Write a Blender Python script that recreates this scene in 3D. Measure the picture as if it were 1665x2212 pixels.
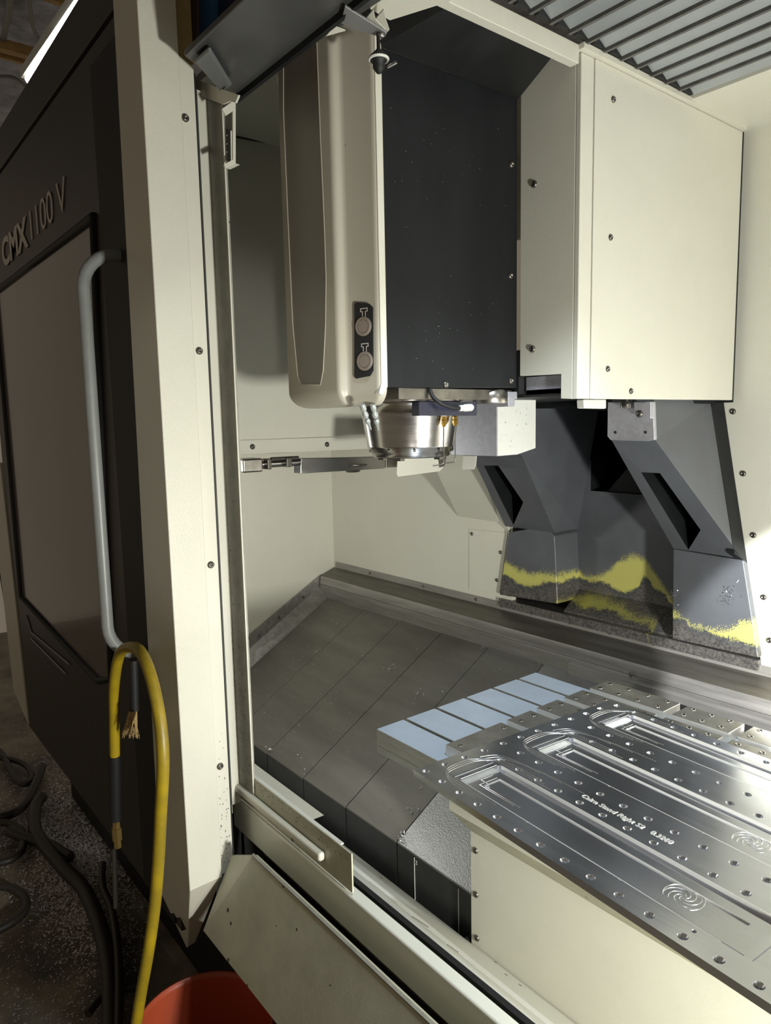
import bpy, bmesh, math, random
from mathutils import Vector, Matrix
random.seed(7)
for o in list(bpy.data.objects): bpy.data.objects.remove(o, do_unlink=True)
SC = bpy.context.scene
COL = SC.collection
# ------------------------------------------------------------------ camera
FPX, YAW, PITCH, ROLL = 1540.4, math.radians(51.5396), math.radians(7.0946), math.radians(1.15884)
CAM = Vector((1.2399, -0.9456, 1.5945))
_F = Vector((-math.sin(YAW)*math.cos(PITCH), math.cos(YAW)*math.cos(PITCH), -math.sin(PITCH)))
_r = _F.cross(Vector((0, 0, 1))).normalized(); _d = _F.cross(_r)
RT = _r*math.cos(ROLL)+_d*math.sin(ROLL); DN = -_r*math.sin(ROLL)+_d*math.cos(ROLL)
cd = bpy.data.cameras.new('camera'); cam = bpy.data.objects.new('camera', cd); COL.objects.link(cam)
cd.sensor_fit = 'HORIZONTAL'; cd.sensor_width = 36; cd.lens = FPX/1665*36; cd.clip_start = .02; cd.clip_end = 60
cam.matrix_world = Matrix(((RT.x, -DN.x, -_F.x, CAM.x), (RT.y, -DN.y, -_F.y, CAM.y), (RT.z, -DN.z, -_F.z, CAM.z), (0, 0, 0, 1)))
SC.camera = cam
# ------------------------------------------------------------------ world, light, exposure
w = bpy.data.worlds.new('world'); SC.world = w; w.use_nodes = True
w.node_tree.nodes['Background'].inputs[0].default_value = (1.0, .84, .62, 1)
w.node_tree.nodes['Background'].inputs[1].default_value = .155
def area(name, loc, target, size, energy, color):
    l = bpy.data.lights.new(name, 'AREA'); l.shape = 'RECTANGLE'; l.size, l.size_y = size; l.energy = energy; l.color = color
    o = bpy.data.objects.new(name, l); COL.objects.link(o); o.location = loc
    o.rotation_euler = (Vector(target)-Vector(loc)).to_track_quat('-Z', 'Y').to_euler(); return o
area('work_lamp_light', (1.76, -.21, 1.03), (-.35, .42, .75), (.10, .10), 40, (.99, 1.0, .94))
area('cabin_lamp_light', (1.45, .30, 2.10), (-.2, .1, 1.3), (.12, .35), 1.0, (.97, 1.0, .95))
area('left_fill_light', (-.95, -.15, 1.42), (-.9, .9, .8), (.25, .08), 3.2, (.99, 1.0, .94))  # unseen fill added behind the frame to lift the left and back walls
l = bpy.data.lights.new('spot_lamp_light', 'SPOT'); l.energy = 97; l.color = (.95, .98, 1); l.spot_size = math.radians(82); l.spot_blend = .06; l.shadow_soft_size = .02
so = bpy.data.objects.new('spot_lamp_light', l); COL.objects.link(so); so.location = (.98, .30, 1.22)
so.rotation_euler = (Vector((.86, .95, .93))-so.location).to_track_quat('-Z', 'Y').to_euler()
l = bpy.data.lights.new('table_fill_light', 'SPOT'); l.energy = 30; l.color = (.80, .91, 1.0); l.spot_size = math.radians(62); l.spot_blend = .45; l.shadow_soft_size = .06  # added spot with no known lamp behind it; brightens the table lands
so = bpy.data.objects.new('table_fill_light', l); COL.objects.link(so); so.location = (.66, -.14, 2.20)
so.rotation_euler = (Vector((.20, .16, .9))-so.location).to_track_quat('-Z', 'Y').to_euler()
l = bpy.data.lights.new('magazine_fill_light', 'SPOT'); l.energy = 19; l.color = (1, .98, .90); l.spot_size = math.radians(27); l.spot_blend = .5; l.shadow_soft_size = .03  # added unseen spot that brightens the magazine wall and door post
so = bpy.data.objects.new('magazine_fill_light', l); COL.objects.link(so); so.location = (1.50, -1.02, 1.46)
so.rotation_euler = (Vector((-.8, .12, 1.55))-so.location).to_track_quat('-Z', 'Y').to_euler()
SC.view_settings.view_transform = 'Standard'; SC.view_settings.look = 'None'; SC.view_settings.gamma = 1
SC.view_settings.use_curve_mapping = False; SC.view_settings.exposure = 0.0

# ------------------------------------------------------------------ measuring: where a sight line meets a real plane
def P(x, y, ax, val):
    r = _F + RT*((x-832.5)/FPX) + DN*((y-1106)/FPX); a = 'xyz'.index(ax)
    return CAM + r*((val-CAM[a])/r[a])
def PP(x, y, q, n):
    r = _F + RT*((x-832.5)/FPX) + DN*((y-1106)/FPX); q = Vector(q); n = Vector(n)
    return CAM + r*((q-CAM).dot(n)/r.dot(n))
def PL(pts, ax, val): return [P(a, b, ax, val) for a, b in pts]

# ------------------------------------------------------------------ materials
def mat(name, col, rough=.5, metal=0., bump=0., bscale=200., stretch=(1, 1, 1), var=0., vscale=8., speck=0., rvar=0., spec=.5, emis=None, coat=0., vcol=None, detail=3):
    m = bpy.data.materials.new(name); m.use_nodes = True; nt = m.node_tree; N = nt.nodes; L = nt.links
    b = N['Principled BSDF']; b.inputs['Base Color'].default_value = (*col, 1); b.inputs['Roughness'].default_value = rough
    b.inputs['Metallic'].default_value = metal; b.inputs['Specular IOR Level'].default_value = spec; b.inputs['Coat Weight'].default_value = coat
    tc = N.new('ShaderNodeTexCoord'); mp = N.new('ShaderNodeMapping'); mp.inputs['Scale'].default_value = stretch
    geo = N.new('ShaderNodeNewGeometry'); L.new(geo.outputs['Position'], mp.inputs[0])
    out = None
    if var > 0:
        n = N.new('ShaderNodeTexNoise'); n.inputs['Scale'].default_value = vscale; n.inputs['Detail'].default_value = 6; n.inputs['Roughness'].default_value = .65
        L.new(mp.outputs[0], n.inputs['Vector'])
        r = N.new('ShaderNodeValToRGB'); r.color_ramp.elements[0].position = .32; r.color_ramp.elements[1].position = .68
        c2 = vcol or tuple(c*(1-var) for c in col)
        r.color_ramp.elements[0].color = (*c2, 1); r.color_ramp.elements[1].color = (*col, 1)
        L.new(n.outputs['Fac'], r.inputs[0]); out = r.outputs[0]
        if rvar:
            mr = N.new('ShaderNodeMapRange'); mr.inputs['To Min'].default_value = rough-rvar; mr.inputs['To Max'].default_value = rough+rvar
            L.new(n.outputs['Fac'], mr.inputs['Value']); L.new(mr.outputs[0], b.inputs['Roughness'])
    if speck > 0:
        v = N.new('ShaderNodeTexVoronoi'); v.inputs['Scale'].default_value = 38; L.new(geo.outputs['Position'], v.inputs['Vector'])
        n2 = N.new('ShaderNodeTexNoise'); n2.inputs['Scale'].default_value = 500; L.new(geo.outputs['Position'], n2.inputs['Vector'])
        sp = N.new('ShaderNodeSeparateColor'); L.new(v.outputs['Color'], sp.inputs[0])
        a = N.new('ShaderNodeMath'); a.operation = 'MULTIPLY'; a.inputs[1].default_value = .10*speck; L.new(sp.outputs[0], a.inputs[0])
        a2 = N.new('ShaderNodeMath'); a2.operation = 'MULTIPLY_ADD'; a2.inputs[1].default_value = .155; L.new(n2.outputs['Fac'], a2.inputs[0]); L.new(v.outputs['Distance'], a2.inputs[2])
        a3 = N.new('ShaderNodeMath'); a3.operation = 'SUBTRACT'; L.new(a2.outputs[0], a3.inputs[0]); a3.inputs[1].default_value = .06
        g = N.new('ShaderNodeMath'); g.operation = 'LESS_THAN'; L.new(a3.outputs[0], g.inputs[0]); L.new(a.outputs[0], g.inputs[1])
        pk = N.new('ShaderNodeMath'); pk.operation = 'GREATER_THAN'; pk.inputs[1].default_value = .62; L.new(sp.outputs[1], pk.inputs[0])
        mu = N.new('ShaderNodeMath'); mu.operation = 'MULTIPLY'; L.new(g.outputs[0], mu.inputs[0]); L.new(pk.outputs[0], mu.inputs[1])
        mx = N.new('ShaderNodeMix'); mx.data_type = 'RGBA'; mx.inputs['B'].default_value = (.06, .05, .035, 1)
        L.new(mu.outputs[0], mx.inputs['Factor'])
        if out: L.new(out, mx.inputs['A'])
        else: mx.inputs['A'].default_value = (*col, 1)
        out = mx.outputs['Result']
    if out: L.new(out, b.inputs['Base Color'])
    if bump > 0:
        n = N.new('ShaderNodeTexNoise'); n.inputs['Scale'].default_value = bscale; n.inputs['Detail'].default_value = detail
        L.new(mp.outputs[0], n.inputs['Vector']); bp = N.new('ShaderNodeBump'); bp.inputs['Strength'].default_value = bump; bp.inputs['Distance'].default_value = .001
        L.new(n.outputs['Fac'], bp.inputs['Height']); L.new(bp.outputs[0], b.inputs['Normal'])
    if emis: b.inputs['Emission Color'].default_value = (*emis[0], 1); b.inputs['Emission Strength'].default_value = emis[1]
    return m
CREAM = mat('cream_powder_coat', (.66, .64, .54), .42, bump=.22, bscale=420, var=.06, vscale=3, speck=.3)
CREAM_T = mat('cream_textured_coat', (.66, .64, .54), .33, bump=.55, bscale=330, var=.05, vscale=3)
CREAM_D = mat('cream_worn_coat', (.55, .53, .40), .45, bump=.2, bscale=300, var=.25, vscale=9, speck=2.2)
GRIME = mat('grimy_grey_coat', (.33, .32, .27), .55, bump=.3, bscale=250, var=.3, vscale=30, speck=2.0)
TAN = mat('rust_stained_coat', (.42, .30, .11), .5, var=.35, vscale=14, speck=1.5)
BEIGE = mat('beige_head_coat', (.43, .40, .325), .38, bump=.12, bscale=500, speck=.6)
SMOKE = mat('smoked_inset', (.24, .22, .185), .30, bump=.2, bscale=500, speck=.3)
BLACK = mat('black_satin_paint', (.010, .011, .012), .52, bump=.12, bscale=300, var=.35, vscale=4, stretch=(3, 3, .7), rvar=.05, spec=.3)
HOODM = mat('hood_black_paint', (.013, .013, .013), .5, var=.45, vscale=6, stretch=(1, 3, 1), rvar=.1)
DOORM = mat('door_dark_paint', (.035, .027, .022), .42, bump=.1, bscale=300, var=.2, vscale=3)
PANE = mat('door_smoked_pane', (.14, .115, .11), .16, var=.25, vscale=4, stretch=(1, 1, .3), coat=.3)
GASK = mat('black_rubber', (.008, .008, .008), .6)
GALV = mat('galvanised_sheet', (.62, .62, .68), .42, .75, bump=.25, bscale=380, var=.18, vscale=90, rvar=.08)
GREYS = mat('pale_sheet', (.74, .74, .68), .45, .1, bump=.2, bscale=300, speck=.6)
STEEL = mat('machined_steel', (.55, .53, .51), .22, 1., bump=.06, bscale=60, stretch=(1, 1, 6), var=.15, vscale=12, rvar=.06)
WSTEEL = mat('worn_steel', (.45, .42, .38), .32, 1., bump=.15, bscale=120, var=.4, vscale=25, rvar=.1)
COVER = mat('brushed_cover_steel', (.225, .212, .185), .50, .45, bump=.08, bscale=90, stretch=(1.2, 5, 5), var=.30, vscale=2.2, rvar=.06)
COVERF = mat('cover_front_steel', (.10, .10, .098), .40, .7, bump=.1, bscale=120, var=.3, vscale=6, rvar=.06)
COVERT = mat('textured_cover_steel', (.42, .42, .42), .38, .8, bump=.7, bscale=260, var=.25, vscale=12, rvar=.08)
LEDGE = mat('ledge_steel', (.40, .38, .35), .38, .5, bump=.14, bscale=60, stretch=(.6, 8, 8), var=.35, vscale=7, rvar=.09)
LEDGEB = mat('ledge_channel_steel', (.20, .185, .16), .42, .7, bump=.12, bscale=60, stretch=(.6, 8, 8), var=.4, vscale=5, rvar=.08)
TABTOP = mat('table_land_sheen', (.70, .82, 1.0), .34, .1, bump=.05, bscale=120, var=.10, vscale=10)  # bluish sheen of the lands put into the base colour
TABSIDE = mat('table_machined_side', (.62, .61, .57), .36, .5, bump=.12, bscale=80, stretch=(.3, 3, 3), var=.25, vscale=40, rvar=.06)
FIXT = mat('fixture_block_top', (.40, .38, .345), .36, .45, bump=.12, bscale=180, var=.35, vscale=22, rvar=.1)
BRIGHT = mat('cut_steel_and_shine', (.82, .80, .76), .32, .25, bump=.05, bscale=100)
ALU = mat('milled_aluminium', (.78, .80, .85), .20, .93, bump=.06, bscale=45, stretch=(.5, 9, 1), var=.10, vscale=6, rvar=.05)
ALUD = mat('aluminium_groove', (.62, .60, .57), .30, 1., bump=.1, bscale=200)
BUTTON = mat('button_metal', (.42, .36, .31), .42, .6)
BRASS = mat('brass', (.75, .50, .12), .25, 1.)
BRASSD = mat('dull_brass', (.42, .29, .10), .4, .9)
WHITEP = mat('white_plastic', (.72, .72, .66), .4)
CLEARP = mat('grey_clear_plastic', (.34, .36, .34), .25, .2)
SCREW = mat('dark_screw', (.16, .15, .13), .35, .9)
HOLE = mat('dark_hole', (.012, .012, .012), .7)
HANDLE = mat('grey_handle_paint', (.25, .26, .245), .38, var=.12, vscale=30)
YEL = mat('yellow_rubber_hose', (.40, .28, .008), .42, var=.35, vscale=9, vcol=(.22, .155, .012))
CABLE = mat('black_cable', (.035, .03, .026), .5)
BRISTLE = mat('brush_bristle', (.42, .29, .12), .8)
RED = mat('red_bin_plastic', (.34, .055, .02), .42, bump=.1, bscale=300)
FLOORM = mat('dirty_concrete', (.40, .34, .25), .5, bump=.8, bscale=40, var=.72, vscale=3.2, rvar=.2, vcol=(.04, .034, .028))
CHIP = mat('aluminium_chip', (.75, .76, .78), .3, 1.)
CHIPD = mat('floor_swarf', (.95, .90, .90), .4, .15)
SLAT = mat('bellows_slat', (.40, .42, .42), .38, .3, var=.12, vscale=10, bump=.05)
LIP = mat('bellows_lip', (.16, .155, .145), .45, .4, var=.4, vscale=40)
FOIL = mat('foil_insulation', (.45, .47, .55), .3, .8, bump=1., bscale=5, var=.75, vscale=3.5, detail=6)
WOOD = mat('wood_joist', (.55, .36, .14), .6, var=.3, vscale=20)
TUBE = mat('lit_tube', (1, 1, 1), .5, emis=((1, .95, .88), 9))
BLUE = mat('blue_plastic', (.03, .12, .30), .45, var=.15)
LETTER = mat('grey_lettering', (.58, .53, .48), .5)
ENGR = mat('engraved_bright', (.85, .85, .85), .3, 1.)
SILLM = mat('sill_painted', (.78, .79, .70), .22, bump=.15, bscale=250, speck=.9, coat=.2)

def column_material():
    m = mat('column_paint', (.105, .110, .120), .38, bump=.18, bscale=160, var=.25, vscale=6, rvar=.08)
    nt = m.node_tree; N = nt.nodes; L = nt.links; b = N['Principled BSDF']
    base = b.inputs['Base Color'].links[0].from_socket
    geo = N.new('ShaderNodeNewGeometry'); sx = N.new('ShaderNodeSeparateXYZ'); L.new(geo.outputs['Position'], sx.inputs[0])
    def curve(pts):     # height of a stain edge as a function of x
        mr = N.new('ShaderNodeMapRange'); mr.inputs['From Min'].default_value = -.5; mr.inputs['From Max'].default_value = .5
        L.new(sx.outputs['X'], mr.inputs['Value'])
        fc = N.new('ShaderNodeFloatCurve'); c = fc.mapping.curves[0]
        while len(c.points) > 2: c.points.remove(c.points[1])
        pts = [((x+.5), (z-.85)/.4) for x, z in pts]
        c.points[0].location = pts[0]; c.points[1].location = pts[-1]
        for q in pts[1:-1]: c.points.new(*q)
        fc.mapping.update(); L.new(mr.outputs[0], fc.inputs['Value'])
        o = N.new('ShaderNodeMath'); o.operation = 'MULTIPLY_ADD'; o.inputs[1].default_value = .4; o.inputs[2].default_value = .85
        L.new(fc.outputs[0], o.inputs[0]); return o.outputs[0]
    n1 = N.new('ShaderNodeTexNoise'); n1.inputs['Scale'].default_value = 30; n1.inputs['Detail'].default_value = 8; n1.inputs['Roughness'].default_value = .75; L.new(geo.outputs['Position'], n1.inputs['Vector'])
    n2 = N.new('ShaderNodeTexNoise'); n2.inputs['Scale'].default_value = 420; n2.inputs['Detail'].default_value = 2; L.new(geo.outputs['Position'], n2.inputs['Vector'])
    def zz(a, bb):
        t = N.new('ShaderNodeMath'); t.operation = 'MULTIPLY_ADD'; t.inputs[1].default_value = a; L.new(n1.outputs['Fac'], t.inputs[0]); L.new(sx.outputs['Z'], t.inputs[2])
        u = N.new('ShaderNodeMath'); u.operation = 'MULTIPLY_ADD'; u.inputs[1].default_value = bb; L.new(n2.outputs['Fac'], u.inputs[0]); L.new(t.outputs[0], u.inputs[2])
        v = N.new('ShaderNodeMath'); v.operation = 'SUBTRACT'; v.inputs[1].default_value = (a+bb)/2; L.new(u.outputs[0], v.inputs[0]); return v.outputs[0]
    def below(z, e, soft):
        d = N.new('ShaderNodeMath'); d.operation = 'SUBTRACT'; L.new(e, d.inputs[0]); L.new(z, d.inputs[1])
        r = N.new('ShaderNodeMapRange'); r.inputs['From Min'].default_value = -soft; r.inputs['From Max'].default_value = soft; L.new(d.outputs[0], r.inputs['Value']); return r.outputs[0]
    top = curve([(-.5, 1.075), (-.44, 1.095), (-.36, 1.075), (-.22, 1.085), (-.2, 1.07), (-.12, 1.09), (-.05, 1.145), (0, 1.16), (.05, 1.13), (.09, 1.08), (.13, 1.05), (.18, 1.05), (.2, 1.04), (.25, 1.015), (.34, 1.02), (.40, 1.055), (.5, 1.05)])
    bot = curve([(-.5, 1.05), (-.44, 1.05), (-.36, 1.03), (-.22, 1.06), (-.2, 1.055), (-.12, 1.06), (-.05, 1.04), (0, 1.06), (.03, 1.10), (.06, 1.07), (.09, 1.06), (.13, 1.03), (.18, 1.025), (.2, 1.03), (.25, 1.01), (.34, 1.005), (.40, 1.0), (.5, 1.0)])
    za = zz(.05, .085); zb = zz(.06, .03)
    yel = below(za, top, .003); bare0 = below(zb, bot, .004)
    bg = N.new('ShaderNodeMath'); bg.operation = 'ADD'; bg.inputs[1].default_value = .012; L.new(zb, bg.inputs[0]); bare = below(bg.outputs[0], bot, .012)
    top2 = curve([(-.5, .9), (-.24, .9), (-.22, .993), (-.15, 1.012), (-.05, 1.002), (.02, .985), (.10, .978), (.13, .9), (.5, .9)])
    bot2 = curve([(-.5, .9), (-.24, .9), (-.22, .985), (-.15, .978), (-.08, .988), (0, .975), (.10, .966), (.13, .9), (.5, .9)])
    y2a = below(za, top2, .003); y2b = below(bot2, zb, .003)
    y2 = N.new('ShaderNodeMath'); y2.operation = 'MULTIPLY'; L.new(y2a, y2.inputs[0]); L.new(y2b, y2.inputs[1])
    def mix(fac, a, col):
        x = N.new('ShaderNodeMix'); x.data_type = 'RGBA'; L.new(fac, x.inputs['Factor']); L.new(a, x.inputs['A'])
        if isinstance(col, tuple): x.inputs['B'].default_value = (*col, 1)
        else: L.new(col, x.inputs['B'])
        return x.outputs['Result']
    n3 = N.new('ShaderNodeTexNoise'); n3.inputs['Scale'].default_value = 120; n3.inputs['Detail'].default_value = 8; n3.inputs['Roughness'].default_value = .8; L.new(geo.outputs['Position'], n3.inputs['Vector'])
    cr = N.new('ShaderNodeValToRGB'); cr.color_ramp.elements[0].position = .38; cr.color_ramp.elements[0].color = (.05, .05, .05, 1); cr.color_ramp.elements[1].position = .62; cr.color_ramp.elements[1].color = (.22, .20, .18, 1)
    L.new(n3.outputs['Fac'], cr.inputs[0])
    c = mix(yel, base, (.50, .47, .13)); c = mix(bare0, c, (.045, .05, .055)); c = mix(bare, c, cr.outputs[0]); c = mix(y2.outputs[0], c, (.50, .47, .13)); L.new(c, b.inputs['Base Color'])
    mt = N.new('ShaderNodeMath'); mt.operation = 'MULTIPLY'; mt.inputs[1].default_value = .5; L.new(bare, mt.inputs[0]); L.new(mt.outputs[0], b.inputs['Metallic'])
    return m
COLM = column_material()

# ------------------------------------------------------------------ mesh building
def xyz(v): return Vector(v)
class MB:
    def __init__(s): s.v = []; s.f = []; s.sm = []
    def add(s, vs, fs, smooth=False):
        n = len(s.v); s.v += [Vector(v) for v in vs]; s.f += [tuple(i+n for i in f) for f in fs]; s.sm += [smooth]*len(fs); return s
    def box(s, a, b):
        x0, y0, z0 = a; x1, y1, z1 = b
        return s.add([(x0, y0, z0), (x1, y0, z0), (x1, y1, z0), (x0, y1, z0), (x0, y0, z1), (x1, y0, z1), (x1, y1, z1), (x0, y1, z1)],
                     [(0, 3, 2, 1), (4, 5, 6, 7), (0, 1, 5, 4), (1, 2, 6, 5), (2, 3, 7, 6), (3, 0, 4, 7)])
    def prism(s, pts, ext):
        n = len(pts); e = Vector(ext); q = [Vector(p) for p in pts]
        return s.add(q+[p+e for p in q], [tuple(range(n)), tuple(range(2*n-1, n-1, -1))]+[(i, i+n, (i+1) % n+n, (i+1) % n) for i in range(n)])
    def loft(s, rings, closed=True, caps=True, smooth=False):
        n = len(rings[0]); vs = [p for r in rings for p in r]; fs = []
        for k in range(len(rings)-1):
            for i in range(n if closed else n-1):
                j = (i+1) % n; fs.append((k*n+i, k*n+j, (k+1)*n+j, (k+1)*n+i))
        s.add(vs, fs, smooth)
        if caps:
            s.add(rings[0], [tuple(range(n-1, -1, -1))]); s.add(rings[-1], [tuple(range(n))])
        return s
    def tube(s, pts, r, n=10, caps=True):
        pts = [Vector(p) for p in pts]; rings = []; up = None
        for i, p in enumerate(pts):
            t = (pts[min(i+1, len(pts)-1)]-pts[max(i-1, 0)]).normalized()
            if up is None: up = t.orthogonal().normalized()
            up = (up-t*up.dot(t)).normalized(); b = t.cross(up)
            rr = r[i] if isinstance(r, (list, tuple)) else r
            rings.append([p+(up*math.cos(a)+b*math.sin(a))*rr for a in [2*math.pi*k/n for k in range(n)]])
        return s.loft(rings, True, caps, True)
    def lathe(s, o, axis, prof, n=16, caps=True, smooth=True):
        o = Vector(o); ax = Vector(axis).normalized(); u = ax.orthogonal().normalized(); b = ax.cross(u)
        rings = [[o+ax*h+(u*math.cos(a)+b*math.sin(a))*max(r, 1e-5) for a in [2*math.pi*k/n for k in range(n)]] for r, h in prof]
        return s.loft(rings, True, caps, smooth)
    def build(s, name, m, parent=None, bevel=0., seg=2, label=None, cat=None, group=None, kind=None):
        o = Vector(parent_loc(parent)) if parent else Vector((0, 0, 0))
        me = bpy.data.meshes.new(name); me.from_pydata([v-o for v in s.v], [], s.f); me.update()
        me.polygons.foreach_set('use_smooth', s.sm)
        bm = bmesh.new(); bm.from_mesh(me); bmesh.ops.recalc_face_normals(bm, faces=bm.faces); bm.to_mesh(me); bm.free()
        me.materials.append(m); ob = bpy.data.objects.new(name, me); COL.objects.link(ob)
        if parent: ob.parent = parent
        if bevel:
            md = ob.modifiers.new('bevel', 'BEVEL'); md.width = bevel; md.segments = seg; md.limit_method = 'ANGLE'; md.angle_limit = math.radians(35)
            if hasattr(md, 'harden_normals'): md.harden_normals = True
        if label: ob['label'] = label
        if cat: ob['category'] = cat
        if group: ob['group'] = group
        if kind: ob['kind'] = kind
        return ob
def parent_loc(p):
    l = Vector(p.location)
    while p.parent: p = p.parent; l += Vector(p.location)
    return l
def smooth_by_angle(o, deg):
    me = o.data; me.polygons.foreach_set('use_smooth', [True]*len(me.polygons)); me.set_sharp_from_angle(angle=math.radians(deg)); me.update()
def thing(name, label, cat, loc=(0, 0, 0), group=None):
    o = bpy.data.objects.new(name, None); COL.objects.link(o); o.location = loc; o.empty_display_size = .1
    o['label'] = label; o['category'] = cat
    if group: o['group'] = group
    return o
def box(a, b): return MB().box(a, b)
def prism(p, e): return MB().prism(p, e)
def bez(pts, n=8):     # smooth path through points
    pts = [Vector(p) for p in pts]; out = []
    for i in range(len(pts)-1):
        p0 = pts[max(i-1, 0)]; p1 = pts[i]; p2 = pts[i+1]; p3 = pts[min(i+2, len(pts)-1)]
        for k in range(n):
            t = k/n; out.append(.5*((2*p1)+(p2-p0)*t+(2*p0-5*p1+4*p2-p3)*t*t+(3*p1-p0-3*p2+p3)*t**3))
    return out+[pts[-1]]
_scr = {}
def screw(pos, axis, parent, r=.006, m=None, name='screw'):
    key = (tuple(round(c, 3) for c in axis), round(r, 4))
    if key not in _scr:
        b = MB().lathe((0, 0, 0), axis, [(r*1.05, 0), (r, r*.35), (r*.72, r*.62), (r*.42, r*.68), (r*.40, r*.2), (.0001, r*.2)], 12)
        me_o = b.build(name, m or SCREW); _scr[key] = me_o.data; bpy.data.objects.remove(me_o)
    o = bpy.data.objects.new(name, _scr[key]); COL.objects.link(o); o.parent = parent; o.location = Vector(pos)-parent_loc(parent); return o
def text(name, s, size, M, m, parent=None, width=None, extrude=.0006, shear=0., label=None, bold=0.):
    c = bpy.data.curves.new(name, 'FONT'); c.body = s; c.size = size; c.extrude = extrude; c.shear = shear; c.offset = bold
    t = bpy.data.objects.new(name, c); COL.objects.link(t); bpy.context.view_layer.update()
    me = bpy.data.meshes.new_from_object(t.evaluated_get(bpy.context.evaluated_depsgraph_get())); bpy.data.objects.remove(t)
    xs = [v.co.x for v in me.vertices]; k = 1.
    if width: k = width/(max(xs)-min(xs))
    x0 = min(xs)
    for v in me.vertices: v.co = M @ Vector(((v.co.x-x0)*k, v.co.y, v.co.z))
    if parent:
        o = parent_loc(parent)
        for v in me.vertices: v.co -= o
    me.materials.clear(); me.materials.append(m); ob = bpy.data.objects.new(name, me); COL.objects.link(ob)
    if parent: ob.parent = parent
    if label: ob['label'] = label
    return ob
def frame_matrix(o, x, y):
    x = Vector(x).normalized(); y = Vector(y).normalized(); z = x.cross(y)
    return Matrix(((x.x, y.x, z.x, o[0]), (x.y, y.y, z.y, o[1]), (x.z, y.z, z.z, o[2]), (0, 0, 0, 1)))
def ring_face(b, outer, inner, depth):   # flat face with an opening and the walls and floor of the pocket behind it
    n = len(outer); d = Vector(depth); o = [Vector(p) for p in outer]; i = [Vector(p) for p in inner]; j = [p+d for p in i]
    b.add(o+i, [(k, (k+1) % n, (k+1) % n+n, k+n) for k in range(n)])
    b.add(i+j, [(k, (k+1) % n, (k+1) % n+n, k+n) for k in range(n)]); b.add(j, [tuple(range(n))]); return b

# ================================================================== SETTING
XC = .34; XH = .185; WY = .95; XW = -1.55
box((-5, -3, -.05), (4, 4, 0)).build('floor', FLOORM, kind='structure', label='dark stained concrete floor strewn with metal swarf')
box((-7, -3, 4.1), (3, 5, 4.2)).build('ceiling', FOIL, kind='structure', label='crumpled silver foil insulation under the shop roof')
wb = thing('wall_back', 'cream sheet metal back wall of the machining enclosure', 'wall', (0, WY, 1)); del wb['category']; wb['kind'] = 'structure'
box((XW-.02, WY, .55), (-.43, WY+.02, 2.35)).build('wall_panel', CREAM, wb)
box((.29, WY+.11, .55), (2.30, WY+.13, 2.6)).build('wall_panel', CREAM, wb)
# right hand rear panel has an edge that follows the column
pr = [P(1560, 872, 'y', WY), P(1640, 1430, 'y', WY)]
rp = prism([pr[0]+Vector((.004, 0, 0)), pr[1]+Vector((.004, 0, 0)), Vector((.46, WY, .6)), Vector((2.30, WY, .6)), Vector((2.30, WY, 2.6)), Vector((.30, WY, 2.6))], (0, .015, 0)).build('wall_panel', CREAM, wb)
for a in ((1583, 889), (1605, 1023), (1627, 1156), (1649, 1290), (1662, 1383)): screw(P(*a, 'y', WY), (0, -1, 0), wb, .0075)
ap = prism(PL([(1013, 1143), (1096, 1151), (1078, 1284), (1013, 1271)], 'y', WY-.003), (0, .004, 0)).build('access_panel', CREAM, wb)
for a in ((1019, 1153), (1081, 1193), (1073, 1253)): screw(P(*a, 'y', WY-.003), (0, -1, 0), wb, .0065)
wl = box((XW-.03, -.05, .3), (XW, WY+.02, 2.459)).build('wall_left', CREAM, kind='structure', label='cream left inner wall of the machining enclosure')
box((2.30, -.25, 0), (2.33, WY+.02, 2.6)).build('wall_right', CREAM, kind='structure', label='cream right inner wall of the machining enclosure')
# roof strip behind the bellows
box((.30, .66, 2.30), (2.30, .97, 2.32)).build('trim_1', CREAM, kind='structure', label='cream roof strip between bellows and back wall')

# ---- back ledge (trough along the rear wall)
lt = thing('rear_ledge', 'long folded grey steel ledge along the foot of the back wall', 'ledge', (0, .9, .85))
X0, X1 = XW+.02, 2.28
def ext(prof, x0, x1): return [Vector((x0, y, z)) for y, z in prof], (x1-x0, 0, 0)
MB().prism(*ext([(.949, .944), (.949, .917), (.944, .915), (.944, .944)], X0, X1)).build('wall_flange', LEDGE, lt)
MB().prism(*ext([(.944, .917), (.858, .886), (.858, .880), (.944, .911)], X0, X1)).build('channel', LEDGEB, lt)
MB().prism(*ext([(.862, .888), (.857, .888), (.852, .852), (.862, .852)], X0, X1)).build('front_lip', LEDGE, lt, bevel=.0015)
MB().prism(*ext([(.862, .851), (.852, .851), (.856, .77), (.866, .77)], X0, X1)).build('lower_face', LEDGE, lt, bevel=.0015)
# rear joint where the ledge steps forward on the right hand side
MB().prism(*ext([(.868, .836), (.845, .834), (.845, .780), (.868, .780)], P(1230, 1400, 'y', .85).x, X1)).build('step_strip', LEDGE, lt, bevel=.001)
for px in (800, 915, 1028, 1083, 1148, 1230, 1318, 1415, 1527):
    x = P(px, 1280, 'y', .944).x; screw((x, .944, .931), (0, -1, 0), lt, .006)
screw(P(1362, 1457, 'y', .845), (0, -1, 0), lt, .006)
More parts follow.
